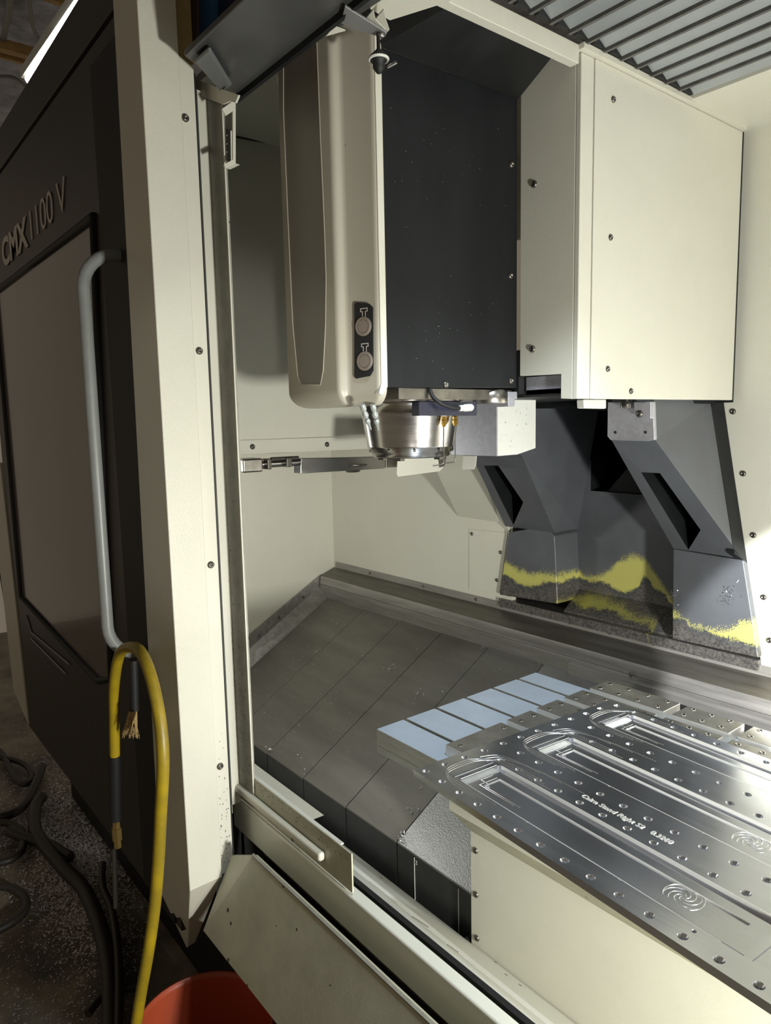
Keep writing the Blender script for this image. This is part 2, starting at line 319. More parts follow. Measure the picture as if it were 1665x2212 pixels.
# ---- side ledge on the left wall, sloping with the covers
sl = thing('side_ledge', 'sloping grey steel ledge screwed to the foot of the left wall', 'ledge', (XW, .6, .7))
def sy(x, pts): return [P(a, b, 'x', x) for a, b in pts]
q = sy(XW+.004, [(693, 1240), (700, 1258), (540, 1400), (540, 1368)])
dd = (q[3]-q[0]).normalized()
prism([q[0], q[1], q[2]+dd*.15, q[3]+dd*.15], (.006, 0, 0)).build('wall_flange', LEDGE, sl)
q2 = [P(700, 1258, 'x', XW+.01), P(540, 1400, 'x', XW+.01), P(543, 1450, 'x', -1.49), P(709, 1300, 'x', -1.47)]
dd2 = (q2[1]-q2[0]).normalized()*.15
prism([q2[0], q2[1]+dd2, q2[2]+dd2, q2[3]], (-.004, 0, -.006)).build('slope_face', LEDGE, sl)
for a in ((602, 1334), (655, 1290), (560, 1372)): screw(P(*a, 'x', XW+.012), (1, 0, 0), sl, .006)

# ================================================================== TELESCOPIC WAY COVERS
TH = math.radians(30.2)
def zc(y, k=0): return .795+math.tan(TH)*(y-.85)+k
wc = thing('telescopic_cover', 'dark brushed steel telescopic way cover sloping down towards the door, left of the table', 'way cover', (-.7, .5, .4))
xs = [-1.475, -1.189, -.94, -.697, -.453, -.207, .11]
for i in range(6):
    k = .0025*i-.006; x0 = xs[i]; x1 = xs[i+1]-.0045
    yf = .222 if i else .235
    m = COVERT if i == 5 else COVER
    prof = [(.868, zc(.868, k)), (yf, zc(yf, k)), (yf, zc(yf, k)-.006), (.868, zc(.868, k)-.006)]
    p = MB().prism(*ext(prof, x0, x1)).build('cover_panel', m, wc, bevel=.001, label='lighter textured steel panel' if i == 5 else None)
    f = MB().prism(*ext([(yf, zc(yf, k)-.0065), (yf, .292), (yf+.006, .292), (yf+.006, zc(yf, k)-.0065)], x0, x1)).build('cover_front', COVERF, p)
MB().prism(*ext([(.25, .30), (.25, zc(.25)-.03), (.84, zc(.84)-.03), (.84, .30)], -1.47, .095)).build('cover_bed', GASK, wc)
for k, x in enumerate((-.135, .035)):
    box((x, .2205, .30), (x+.0015, .222, .425)).build('scribed_line', GREYS, wc)
for i in range(0):
    x0 = .75+.2*i; k = .006-.0025*i
    MB().prism(*ext([(.868, zc(.868, k)), (.24, zc(.24, k)), (.24, zc(.24, k)-.006), (.868, zc(.868, k)-.006)], x0, x0+.197)).build('cover_panel', COVER, wc)
text('marking', '2', .016, frame_matrix(P(897, 1866, 'y', .2205), (1, 0, 0), (0, 0, 1)), LETTER, wc)
sd = Vector((0, math.cos(TH), math.sin(TH)))
c7 = PP(904, 1706, (0, .85, zc(.85, .0045)), (0, -math.sin(TH), math.cos(TH)))
text('marking', '7', .016, frame_matrix(c7+Vector((0, 0, .001)), (1, 0, 0), sd), LETTER, wc)

# ---- saddle cover (apron under the table)
ac = thing('saddle_cover', 'cream painted saddle apron under the front of the table', 'cover', (.8, .2, .3))
AX0 = .102
MB().prism(*ext([(.130, .842), (.130, .700), (.135, .697), (.135, .842)], AX0, 1.60)).build('top_rail', CREAM, ac)
MB().prism(*ext([(.130, .700), (.202, .618), (.206, .622), (.135, .703)], AX0, 1.60)).build('undercut_strip', CREAM_D, ac)
MB().prism(*ext([(.200, .620), (.200, .322), (.204, .322), (.204, .622)], AX0, 1.60)).build('apron_sheet', CREAM, ac)
MB().prism(*ext([(.137, .842), (.137, .71), (.21, .62), (.21, .33), (.6, .45), (.845, .79), (.80, .835), (.62, .845)], AX0+.002, 1.60)).build('saddle_body', BLACK, ac, bevel=.006, label='black rubber coated rear of the saddle')
for a in ((1027, 1837), (1028, 1932), (1030, 2026)): screw(P(*a, 'y', .2), (0, -1, 0), ac, .0075)
screw(P(989, 1760, 'y', .165), (0, -.7, -.7), ac, .006)
kb = MB().lathe(P(1010, 2033, 'y', .205), (0, -1, 0), [(.010, -.01), (.011, 0), (.011, .016), (.006, .02), (.001, .02)], 14).build('rubber_stop', GASK, ac, label='black round rubber stop')

# ---- machine table
tb = thing('machine_table', 'machine table with T-slots and land tops coloured with a pale blue sheen under the aluminium plate', 'table', (.7, .28, .85))
for k in range(6):
    y0 = max(0, -.011+.1*k); y1 = min(.56, .08+.1*k)
    ld = box((0, y0, .862), (1.4, y1, .9)).build('table_land', TABSIDE, tb, bevel=.0008, seg=1)
    box((.001, y0+.001, .8998), (1.399, y1-.001, .9004)).build('land_top', TABTOP, ld)
MB().box((0, 0, .846), (1.4, .56, .862)).build('table_body', TABSIDE, tb)

# ---- fixture blocks on the table
def block(x0, x1, y0, y1, label, holes, group=None):
    t = thing('fixture_block', label, 'fixture block', ((x0+x1)/2, (y0+y1)/2, .9), 'fixture blocks on the machine table')
    bd = box((x0, y0, .9006), (x1, y1, .9235)).build('block_body', BRIGHT, t, bevel=.0008, seg=1)
    box((x0+.001, y0+.001, .9236), (x1-.001, y1-.001, .9242)).build('block_top', FIXT, bd)
    for hx, hy in holes:
        MB().lathe((hx, hy, .9242), (0, 0, 1), [(.0062, 0), (.0060, .0012), (.0040, .0012), (.0036, .0002), (.0001, .0002)], 12).build('bolt_hole', STEEL, t)
def hg(x0, x1, y0, y1, n):
    return [(x0+.022+(x1-x0-.044)*i/(n-1), y) for i in range(n) for y in (y0+.018, y1-.018)]
block(.198, .402, .030, .200, 'long fixture block at the near left end of the plate, grey top smeared with coolant', hg(.2, .4, .03, .2, 4))
block(.198, .402, .219, .301, 'fixture block second from the front, left end against the third blue land', hg(.2, .4, .22, .3, 4))
block(.198, .402, .323, .400, 'fixture block third from the front at the left end of the plate', hg(.2, .4, .32, .4, 4))
block(.200, .402, .422, .498, 'brown grey fixture block fourth from the front, just behind the plate corner', hg(.2, .4, .42, .5, 4))
block(.204, .403, .522, .597, 'full length fixture block at the back left corner of the table', hg(.2, .4, .52, .6, 4))
block(.423, .554, .422, .498, 'fixture block partly hidden under the rear edge of the plate', hg(.42, .55, .42, .5, 3))
block(.423, .554, .521, .594, 'short fixture block in the middle of the rear row beside the black saddle', hg(.42, .55, .52, .6, 3))
block(.573, .76, .521, .594, 'fixture block at the right end of the rear row, cut by the photo edge', hg(.57, .76, .52, .6, 4))
block(.573, .76, .422, .498, 'fixture block under the right rear edge of the plate with ringed bolt holes', hg(.57, .76, .42, .5, 4))

# ---- workpiece plate
PZ = .9368; TK = .0124; PA = math.radians(-4.54)
PO = Vector((.256, -.109, PZ)); PU = Vector((math.cos(PA), math.sin(PA), 0)); PV = Vector((-PU.y, PU.x, 0))
def uv(u, v, h=0): return PO+PU*u+PV*v+Vector((0, 0, h))
wp = thing('aluminium_plate', 'large milled aluminium plate with three long pockets and rows of countersunk holes, on the table', 'workpiece', PO)
def ubox(b, u0, u1, v0, v1, h0, h1):
    c = [uv(u0, v0), uv(u1, v0), uv(u1, v1), uv(u0, v1)]
    z0 = Vector((0, 0, h0)); z1 = Vector((0, 0, h1))
    return b.add([p+z0 for p in c]+[p+z1 for p in c], [(0, 3, 2, 1), (4, 5, 6, 7), (0, 1, 5, 4), (1, 2, 6, 5), (2, 3, 7, 6), (3, 0, 4, 7)])
LEN = .70; WID = .578
plate = ubox(MB(), 0, LEN, 0, WID, -TK, 0).build('plate_body', ALU, wp)
pockets = [(.084, .622, .046, .146), (.084, .622, .249, .349), (.084, .622, .452, .545)]
def cut(ob, b):
    c = b.build('cutter', ALU, wp); bpy.context.view_layer.update()
    md = ob.modifiers.new('cut', 'BOOLEAN'); md.operation = 'DIFFERENCE'; md.solver = 'EXACT'; md.object = c
    dg = bpy.context.evaluated_depsgraph_get(); dg.update(); me = bpy.data.meshes.new_from_object(ob.evaluated_get(dg))
    ob.modifiers.remove(md); old = ob.data; ob.data = me; bpy.data.objects.remove(c); bpy.data.meshes.remove(old)
c1 = MB(); c2 = MB(); c3 = MB(); c4 = MB()
for u0, u1, v0, v1 in pockets:
    ubox(c1, u0, u1, v0, v1, -.0066, .005)                # pocket
    ubox(c1, u0-.022, u0-.016, v0-.002, v1-.004, -.0080, .005)   # end slots
    ubox(c1, u0-.012, u0-.004, v0+.004, v1-.006, -.0080, .005)
    ubox(c2, u0+.002, u1-.004, v0+.001, v0+.010, -.0100, -.005)  # deep edge grooves
    ubox(c2, u0+.002, u1-.004, v1-.010, v1-.001, -.0100, -.005)
    ubox(c3, u0+.030, u1-.030, v0+.030, v1-.030, -.0085, -.0060)  # shallow middle
    ubox(c3, u1+.010, u1+.014, v0, v1, -.0015, .002)
rows = [(.016, .019, 14), (.162, .069, 13), (.213, .071, 13), (.367, .073, 13), (.418, .075, 13), (.560, .031, 14)]
holes = [(u0+.0491*i, v) for v, u0, n in rows for i in range(n) if u0+.0491*i < LEN-.01]
holes += [(.0195, v) for v in (.062, .112, .163, .215, .265, .316, .367, .418, .468, .516)]
for u, v in holes:
    c = [uv(u, v)+Vector((0, 0, h)) for h in (0,)][0]
    c4.lathe(c, (0, 0, 1), [(.0038, -.008), (.0038, -.004), (.0072, .0001), (.0078, .001)], 16)
small = [(.256, .047), (.339, .142), (.44, .046), (.259, .249), (.344, .345), (.444, .248), (.562, .036)]
for u, v in small: c4.lathe(uv(u, v), (0, 0, 1), [(.0022, -.008), (.0022, -.002), (.0034, .0001), (.004, .001)], 12)
for c in (c1, c2, c3, c4): cut(plate, c)
plate.data.materials.clear(); plate.data.materials.append(ALU)
for poly in plate.data.polygons: poly.use_smooth = False
# pale strips paint the shine on slot and pocket walls; tool marks around each pocket
for u0, u1, v0, v1 in pockets:
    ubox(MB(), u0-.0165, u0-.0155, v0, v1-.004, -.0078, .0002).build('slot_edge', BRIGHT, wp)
    ubox(MB(), u0+.004, u1-.004, v1-.0009, v1+.0004, -.0064, .0002).build('pocket_wall_shine', BRIGHT, wp)
    ubox(MB(), u0+.002, u1-.03, v0-.0004, v0+.0008, -.0060, .0002).build('pocket_wall_shine', BRIGHT, wp)
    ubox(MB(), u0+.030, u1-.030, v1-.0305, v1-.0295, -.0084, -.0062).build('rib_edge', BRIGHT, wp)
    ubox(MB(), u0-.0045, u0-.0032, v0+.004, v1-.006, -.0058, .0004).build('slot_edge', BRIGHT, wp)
    for j, off in enumerate((.010, .016, .022)):
        pts = [uv(u0+.10-.02*j, v0-off+.004, .0002), uv(u0, v0-off+.004, .0002), uv(u0-.026-off*.5, v0-.004, .0002), uv(u0-.030-off, v0+.02, .0002), uv(u0-.030-off, v1-.03, .0002), uv(u0-.02-off*.5, v1-.004, .0002), uv(u0, v1+off-.004, .0002), uv(u0+.12-.02*j, v1+off-.002, .0002)]
        MB().tube(bez(pts, 5), .00045, 5).build('tool_mark', ENGR, wp)
    for j in range(2):
        r = 0; uu = u0+.012+.012*j
        MB().tube([uv(uu, v1-.03, -.0064), uv(uu, v0+.04, -.0064), uv(uu+.012, v0+.04, -.0064), uv(uu+.012, v0+.026+.004*j, -.0064), uv(uu+.10, v0+.026+.004*j, -.0064)], .0006, 5).build('tool_mark', ENGR, wp)
# curved rest marks between pockets
for va, vb in ((.162, .213), (.367, .418)):
    vm = (va+vb)/2
    for j in range(3):
        MB().tube(bez([uv(.036+.01*j, vm-.05, .0002), uv(.05+.012*j, vm-.018, .0002), uv(.085+.03*j, vm-.006+.004*j, .0002), uv(.15+.05*j, vm+.004*j-.004, .0002)], 6), .00045, 5).build('tool_mark', ENGR, wp)
for cu, cv in ((.508, .096), (.492, .298)):
    b = MB()
    for a in range(5):
        pts = []
        for k in range(22):
            t = k/21; ang = a*2*math.pi/5+t*3.6; r = .003+.024*t
            pts.append(uv(cu+r*math.cos(ang), cv+r*math.sin(ang), -.0083))
        b.tube(pts, .0006, 5)
    b.tube([uv(cu+.0275*math.cos(t*math.pi/16), cv+.0275*math.sin(t*math.pi/16), -.0082) for t in range(33)], .0006, 5)
    b.build('spiral_mark', ENGR, wp, label='round spiral of cutter marks')
text('engraving', 'Cairn Stand Right S2', .0150, frame_matrix(uv(.252, .180, .0003), PU, PV), BRIGHT, wp, width=.126, extrude=.0004, shear=.1, bold=.0002)
text('engraving', '0.3260', .0150, frame_matrix(uv(.392, .180, .0003), PU, PV), BRIGHT, wp, width=.038, extrude=.0004, shear=.1, bold=.0002)

# ================================================================== COLUMN
cl = thing('machine_column', 'dark grey cast machine column with two slanted legs, worn yellow paint at its foot', 'column', (0, 1.0, .9))
rl = MB()
up = Vector((0, -.6, .583))
Ri = [Vector((.199, .601, 1.543)), Vector((.318, .600, 1.543)), Vector((.380, .93, 1.222)), Vector((.187, .93, 1.226))]
RU = [Ri[0]+Vector((0, .0, .10)), Ri[1]+Vector((-.006, .0, .10))]
pk = [Vector((.230, .687, 1.458)), Vector((.281, .688, 1.458)), Vector((.306, .85, 1.300)), Vector((.235, .923, 1.229))]
def frame_quads(b, outer, inner):
    n = len(outer); b.add(list(outer)+list(inner), [(k, (k+1) % n, (k+1) % n+n, k+n) for k in range(n)])
def pocket(inner, depth, name='leg_pocket_shade'):
    d = Vector(depth); b = MB(); n = len(inner); b.add(list(inner)+[p+d for p in inner], [(k, (k+1) % n, (k+1) % n+n, k+n) for k in range(n)]+[tuple(range(n, 2*n))]); b.build(name, BLACK, cl)  # black walls put the shade inside the openings into their colour
frame_quads(rl, [Ri[0], Ri[1], Ri[2], Ri[3]], pk); pocket(pk, (.0, .20, -.02))
rl.add([RU[0], RU[1], Ri[1], Ri[0]], [(0, 1, 2, 3)])
rl.add([RU[1], Ri[1], Ri[2], Vector((.372, .925, 1.235)), Vector((.292, .925, 1.64))], [(0, 1, 2, 3, 4)])      # outer side
rl.add([RU[0], Ri[0], Ri[3], Vector((.187, 1.05, 1.226)), Vector((.19, 1.05, 1.64))], [(0, 1, 2, 3, 4)])      # inner side
rl.build('right_leg', COLM, cl)
prism([Vector((.2925, .90, 1.64)), Vector((.303, .948, 1.64)), Vector((.385, .948, 1.21)), Vector((.373, .90, 1.24))], (-.02, .0, 0)).build('side_flange', BLACK, cl)
prism(PL([(1453, 1185), (1605, 1210), (1638, 1422), (1451, 1380)], 'y', .93), (0, .15, 0)).build('foot', COLM, cl, bevel=.004)
ll = MB()
Li = [Vector((-.340, .660, 1.484)), Vector((-.133, .660, 1.484)), Vector((-.226, .925, 1.227)), Vector((-.440, .925, 1.227))]
LU = [Li[0]+Vector((.02, -.16, .155)), Li[1]+Vector((.02, -.16, .155))]
lp = [Vector((-.318, .690, 1.456)), Vector((-.256, .686, 1.46)), Vector((-.265, .815, 1.334)), Vector((-.394, .915, 1.237))]
frame_quads(ll, Li, lp); pocket(lp, (0, .16, -.02))
ll.add([LU[0], LU[1], Li[1], Li[0]], [(0, 1, 2, 3)])
ll.add([LU[1], Li[1], Li[2], Vector((-.226, 1.05, 1.227)), Vector((-.15, 1.05, 1.64))], [(0, 1, 2, 3, 4)])
ll.add([LU[0], Li[0], Li[3], Vector((-.44, .95, 1.227)), Vector((-.33, .95, 1.64))], [(0, 1, 2, 3, 4)])
ll.build('left_leg', COLM, cl)
prism([P(1098, 1150, 'y', .928), P(1180, 1135, 'y', .928), P(1197, 1158, 'y', .928), P(1204, 1305, 'y', .928), P(1078, 1285, 'y', .928)], (0, .15, 0)).build('foot', COLM, cl, bevel=.004)
bk = MB()
hin = [Vector((-.178, 1.05, 1.359)), Vector((.12, 1.05, 1.357)), Vector((.12, 1.05, 1.62)), Vector((-.262, 1.05, 1.62)), Vector((-.178, 1.05, 1.455))]
bk.add([Vector((-.50, 1.05, .93)), Vector((.40, 1.05, .93)), Vector((.40, 1.05, 1.72)), Vector((-.50, 1.05, 1.72))]+hin, [(0, 1, 5, 4), (1, 2, 6, 5), (2, 3, 7, 6), (3, 0, 4, 8), (3, 8, 7)])
pocket(hin, (.02, .22, 0), 'web_opening_shade')
bk.build('web', COLM, cl)
box((-.48, .935, .93), (.43, 1.06, .958)).build('foot_base', COLM, cl)
MB().prism(*ext([(1.05, 1.02), (.965, .962), (.965, .94), (1.06, .94)], -.215, .19)).build('foot_step', COLM, cl)
box((-.36, .70, 1.628), (.30, 1.0, 1.80)).build('slide_block', BLACK, cl)
MB().prism([Vector((-.12, 1.06, 1.36)), Vector((.10, 1.06, 1.36)), Vector((.10, 1.06, 1.60))], (0, .02, 0)).build('inner_gusset', HOODM, cl)

cb = thing('column_bracket', 'bright steel bracket plate with a lug bolted to the top of the right column leg', 'bracket', (.28, .55, 1.55))
prism([P(1312, 868, 'y', .548), P(1410, 868, 'y', .548), P(1413, 950, 'y', .548), P(1395, 953, 'y', .548), P(1318, 951, 'y', .548), P(1311, 943, 'y', .548)], (0, .012, 0)).build('plate', GALV, cb, bevel=.002)
lug = [P(1368, 868, 'y', .536), P(1405, 868, 'y', .536), P(1405, 904, 'y', .536), P(1383, 905, 'y', .536), P(1371, 897, 'y', .536)]
prism(lug, (0, .012, 0)).build('lug', GALV, cb, bevel=.002)
screw(P(1381, 894, 'y', .536), (0, -1, 0), cb, .008)
for a in ((1329, 934), (1394, 934)): MB().lathe(P(*a, 'y', .5475), (0, -1, 0), [(.0035, 0), (.0035, .0006), (.0001, .0006)], 10).build('hole', HOLE, cb)
MB().lathe(P(1352, 882, 'y', .53), (0, 0, 1), [(.013, 0), (.013, .035), (.009, .036), (.009, .05)], 16).build('pin', STEEL, cb)
prism([P(1261, 862, 'x', .30), P(1310, 862, 'x', .30), P(1310, 883, 'x', .30), P(1262, 882, 'x', .30)], (-.02, 0, 0)).build('stop_block', GREYS, cb, bevel=.003)

# ---- sheet guard on the left of the column
gd = thing('column_side_guard', 'cream folded sheet guard sloping down the left side of the column', 'guard', (-.5, .85, 1.2))
a1 = [P(947, 1027, 'y', .80), P(989, 1115, 'y', .945), P(1076, 1128, 'y', .935), P(1036, 1003, 'y', .76), P(1020, 975, 'y', .70), P(930, 985, 'y', .72)]
n = (a1[1]-a1[0]).cross(a1[2]-a1[0]).normalized()
prism([a1[0], a1[1], a1[2], PP(1036, 1003, a1[0], n), PP(1022, 975, a1[0], n), PP(925, 975, a1[0], n)], (0, .012, .012)).build('guard_sheet', CREAM, gd)
prism([a1[2], P(1100, 1152, 'y', .948), PP(1045, 1010, a1[0], n)+Vector((.01, .02, 0)), PP(1036, 1003, a1[0], n)], (0, .01, 0)).build('guard_edge', CREAM, gd)
prism(PL([(1000, 985), (1028, 985), (1026, 1006), (1022, 1014), (998, 1014)], 'y', .60), (0, .004, 0)).build('guard_tab', CREAM, gd)

# ================================================================== COLUMN (Z AXIS) COVER
zy = .271; zt = 2.292
cv = thing('column_cover', 'large cream sheet metal cover over the Z axis column, right of the spindle head', 'cover', (.1, .6, 1.63))
box((XC-.012, zy, 1.636), (XC, .312, zt)).build('front_corner_sheet', CREAM, cv, bevel=.002)
box((XC-.012, .3145, 1.636), (XC+.001, .922, zt)).build('side_sheet', CREAM, cv, bevel=.0015)
fs = [Vector((XH+.004, zy, 1.691)), Vector((.299, zy, 1.688)), Vector((.299, zy, 1.638)), Vector((XC-.0125, zy, 1.636)), Vector((XC-.0125, zy, 2.30)), Vector((.271, zy, 2.316)), Vector((XH+.004, zy, 2.285))]
prism(fs, (0, .012, 0)).build('front_sheet', CREAM, cv, bevel=.001)
box((-.2, .29, 1.645), (XC-.013, .92, 1.66)).build('cover_floor', GASK, cv)
box((XH+.006, .29, 1.65), (.297, .33, 1.688)).build('slide_rail', GALV, cv, label='grey steel end of the slide under the cover')
box((.0, .922, 1.63), (XC+.002, .926, zt)).build('seal', GASK, cv)
for a in ((1324, 215), (1318, 513), (1312, 797), (1362, 845)): screw(P(*a, 'x', XC+.001), (1, 0, 0), cv, .0062)
for a in ((1154, 398), (1150, 754)): screw(P(*a, 'y', zy), (0, -1, 0), cv, .0070)

# ---- roof beam along Y and bellows roof
rb = thing('roof_beam', 'cream roof beam running back above the column cover beside the bellows', 'beam', (XC, .3, 2.29))
MB().prism([Vector((XC+.001, -.35, 2.265)), Vector((XC+.001, .262, 2.268)), Vector((XC+.001, .262, 2.302)), Vector((XC+.001, -.35, 2.300))], (-.02, 0, 0)).build('beam_web', CREAM, rb, bevel=.0015)
box((XC-.02, .262, 2.293), (XC+.012, .92, 2.303)).build('beam_flange', CREAM, rb)
pf = [P(969, 4, 'z', 2.266), P(842, 44, 'z', 2.266), P(800, 20, 'z', 2.266), P(800, -60, 'z', 2.266), P(1050, -60, 'z', 2.266)]
prism(pf, (0, 0, .02)).build('front_plate', CREAM, rb)

br = thing('bellows_roof', 'grey pleated bellows roof of overlapping slats above the table', 'bellows roof', (.9, .2, 2.33))
pitch = (P(1435, 195, 'x', XC).y-P(1148, 50, 'x', XC).y)/8
y = P(1480, 215, 'x', XC).y; k = 0
while y > -.62:
    y0 = y-pitch
    s_ = prism([Vector((XC+.018, y, 2.303)), Vector((XC+.018, y0+.004, 2.330)), Vector((XC+.018, y0+.004, 2.332)), Vector((XC+.018, y, 2.305))], (1.36, 0, 0)).build('slat', SLAT, br)
    box((XC+.016, y0-.003, 2.298), (1.70, y0+.004, 2.333)).build('slat_lip', LIP, s_)
    MB().prism([Vector((XC+.010, y-.002, 2.304)), Vector((XC+.010, y0+.02, 2.304)), Vector((XC+.010, y0+.004, 2.334)), Vector((XC+.010, y-.012, 2.330))], (.010, 0, 0)).build('end_gap_shade', GASK, s_)  # black wedge drawn in for the dark gap at the slat's end
    y = y0; k += 1
box((XC, -.65, 2.335), (1.75, .68, 2.345)).build('fold_backing', GASK, br)

# ================================================================== SPINDLE HEAD
YF = -.160
hd = thing('spindle_head', 'black and beige spindle head with push buttons, hanging above the table', 'spindle head', (.07, .07, 1.6))
# beige front cover: plan outline lofted down, closing in at the rounded bottom
def plan(g, z):
    o = [(-.074, -.10)]+[(-.062-.012*math.cos(t), YF+.012-.012*math.sin(t)) for t in (0, .4, .8, 1.2, 1.57)]
    o += [(.108+.010*math.sin(t), YF+.010-.010*math.cos(t)) for t in (0, .5, 1.0, 1.5)]+[(.1185, -.1445), (.1205, -.1405), (.126, -.1375), (XH-.008, -.1180), (XH-.002, -.1165), (XH, -.113), (XH, -.098)]
    cx, cy = .06, -.098
    return [Vector((cx+(x-cx)*(1-g/.125), cy+(y-cy)*(1-g/.055 if y < -.099 else 1), z)) for x, y in o]
fc = MB(); R0 = .034; lv = [plan(0, 2.32), plan(0, 1.628+R0)]
for k in range(1, 10):
    t = k/9*math.pi/2*.92; lv.append(plan(R0*.9*(1-math.cos(t)), 1.628+R0*(1-math.sin(t))))
fc.loft(lv); fco = fc.build('front_cover', BEIGE, hd); smooth_by_angle(fco, 62)
# raised light bead at the rear edge of the cover
MB().prism([Vector((XH-.01, y, z)) for y, z in [(-.113, 2.3), (-.113, 1.668), (-.119, 1.650), (-.112, 1.646), (-.098, 1.662), (-.098, 2.3)]], (.0125, 0, 0)).build('cover_edge', CREAM, hd, bevel=.001)
# inset smoked panel on the front
yi = YF-.0012
ip = [(617, 60), (683, 60), (692, 300), (700, 480), (704, 600), (703, 700), (698, 800), (692, 831), (652, 831), (643, 815), (632, 700), (622, 480), (612, 240)]
prism(PL(ip, 'y', yi), (0, .003, 0)).build('inset_panel', SMOKE, hd, bevel=.0008)
ri = [P(a, b, 'y', yi-.0006) for a, b in ip[1:]+[(612, 80)]]
MB().tube(ri, .0010, 6).build('inset_rim', BEIGE, hd)
# button plate on the side
bp = [(768, 653), (797, 656), (805, 664), (806, 800), (799, 812), (768, 818), (765, 812), (765, 658)]
fd = Vector((.947, .321, 0)).normalized(); fn = Vector((fd.y, -fd.x, 0)); fq0 = Vector((.150, -.1295, 1.75))+fn*.0025
bpo = prism([PP(a, b, fq0, fn) for a, b in bp], fn*-.002).build('button_plate', HOLE, hd, bevel=.0004)
for a in ((785, 705), (788, 780)):
    c = PP(*a, fq0, fn)
    MB().lathe(c, fn, [(.0178, 0), (.0176, .0016), (.0150, .0026), (.0128, .0026), (.0126, .0008), (.0120, .0008), (.0117, .0022), (.0001, .0024)], 28, smooth=False).build('push_button', BUTTON, hd)
for a in ((786, 672), (788, 748)):
    c = PP(*a, fq0, fn)+fn*.0003; g = MB()
    for (y0, z0, y1, z1) in ((-.008, .004, .008, .0055), (-.008, 0, -.0068, .004), (.0068, 0, .008, .004), (-.008, -.0012, -.003, 0), (.003, -.0012, .008, 0), (-.004, -.012, -.0028, 0), (.0028, -.012, .004, 0), (-.004, -.013, .004, -.012)):
        up_ = Vector((0, 0, 1)); g.prism([c+fd*y0+up_*z0, c+fd*y1+up_*z0, c+fd*y1+up_*z1, c+fd*y0+up_*z1], fn*.0004)
    g.build('tool_symbol', LETTER, hd)
# black body
prism([Vector((XH-.002, y, z)) for y, z in [(-.099, 1.661), (.268, 1.665), (.268, 2.262), (-.099, 2.256)]], (-.25, 0, 0)).build('body_cover', BLACK, hd, bevel=.002)
hp = [Vector((XH-.001, -.10, 2.256)), Vector((XH-.001, .268, 2.259)), Vector((XC-.003, .262, 2.40)), Vector((XC-.003, -.10, 2.40))]
hp[2] = PP(1193, 117, hp[0], (hp[1]-hp[0]).cross(Vector((XC-XH, 0, .022))))
a0, a1_ = P(1197, 117, 'x', XC-.03), P(972, 12, 'x', XC-.03)
hood = prism([hp[0], hp[1], a0, a1_], (0, 0, .006)).build('hood', HOODM, hd)
prism([hp[0], a1_, a1_+Vector((-.02, -.03, .05)), hp[0]+Vector((-.02, -.03, .05))], (0, .004, 0)).build('hood_end', HOODM, hd)
for a in ((1104, 356), (1102, 596), (1103, 823), (962, 831)): screw(P(*a, 'x', XH-.002), (1, 0, 0), hd, .0070)
# underside plate, stub, spindle nose
box((-.06, -.06, 1.640), (XH-.012, .262, 1.661)).build('bottom_plate', WSTEEL, hd)
cs = Vector((.057, .068, 0))
MB().lathe(cs, (0, 0, 1), [(.113, 1.640), (.113, 1.634), (.108, 1.632), (.106, 1.612), (.104, 1.606), (.094, 1.545), (.094, 1.543), (.092, 1.542), (.092, 1.533), (.084, 1.531), (.084, 1.524), (.079, 1.521), (.05, 1.521), (.045, 1.526), (.001, 1.54)], 64).build('spindle_nose', STEEL, hd)
for k in range(10):
    t = 2*math.pi*k/10; screw(cs+Vector((.093*math.cos(t), .093*math.sin(t), 1.537)), (math.cos(t), math.sin(t), 0), hd, .0028)
for t in (.6, -1.1, -2.4):
    MB().box((cs.x+.062*math.cos(t)-.009, cs.y+.062*math.sin(t)-.006, 1.515), (cs.x+.062*math.cos(t)+.009, cs.y+.062*math.sin(t)+.006, 1.522)).build('drive_key', SCREW, hd)
# rear stub under the body
st = P(1072, 862, 'x', XH-.02)
MB().lathe((st.x-.02, st.y, 1.632), (0, 0, 1), [(.040, 0), (.042, .003), (.042, .022), (.036, .030)], 32).build('motor_stub', WSTEEL, hd)
prism([P(1098, 846, 'x', XH), P(1117, 846, 'x', XH), P(1117, 862, 'x', XH), P(1112, 862, 'x', XH), P(1112, 878, 'x', XH), P(1098, 878, 'x', XH)], (-.04, 0, 0)).build('stub_bracket', GALV, hd, bevel=.001)
box((XH-.07, .27, 1.652), (XH+.002, .288, 1.69)).build('rear_block', GASK, hd)
# coolant manifold, hose and nozzles
mfp = [P(905, 868, 'x', .178), P(1030, 868, 'x', .178), P(1030, 898, 'x', .178), P(905, 898, 'x', .178)]
mf = thing('coolant_manifold', 'black coolant manifold block with brass fittings beside the spindle nose', 'manifold', (.17, .1, 1.63))
prism(mfp, (-.022, 0, 0)).build('block', mat('anodised_block', (.02, .02, .035), .28, spec=.7), mf, bevel=.0008)
hs = bez([P(928, 838, 'x', .176), P(934, 856, 'x', .182), P(950, 870, 'x', .192), P(975, 880, 'x', .197), P(996, 882, 'x', .197)], 6)
MB().tube(hs, .0042, 10).build('hose', GASK, mf)
f0, f1 = P(992, 882, 'x', .197), P(1020, 880, 'x', .197); dv = (f1-f0)
MB().lathe(f0, dv, [(.004, 0), (.0062, .002), (.0062, dv.length*.35), (.0075, dv.length*.4), (.0075, dv.length*.9), (.005, dv.length)], 14).build('push_fitting', WHITEP, mf)
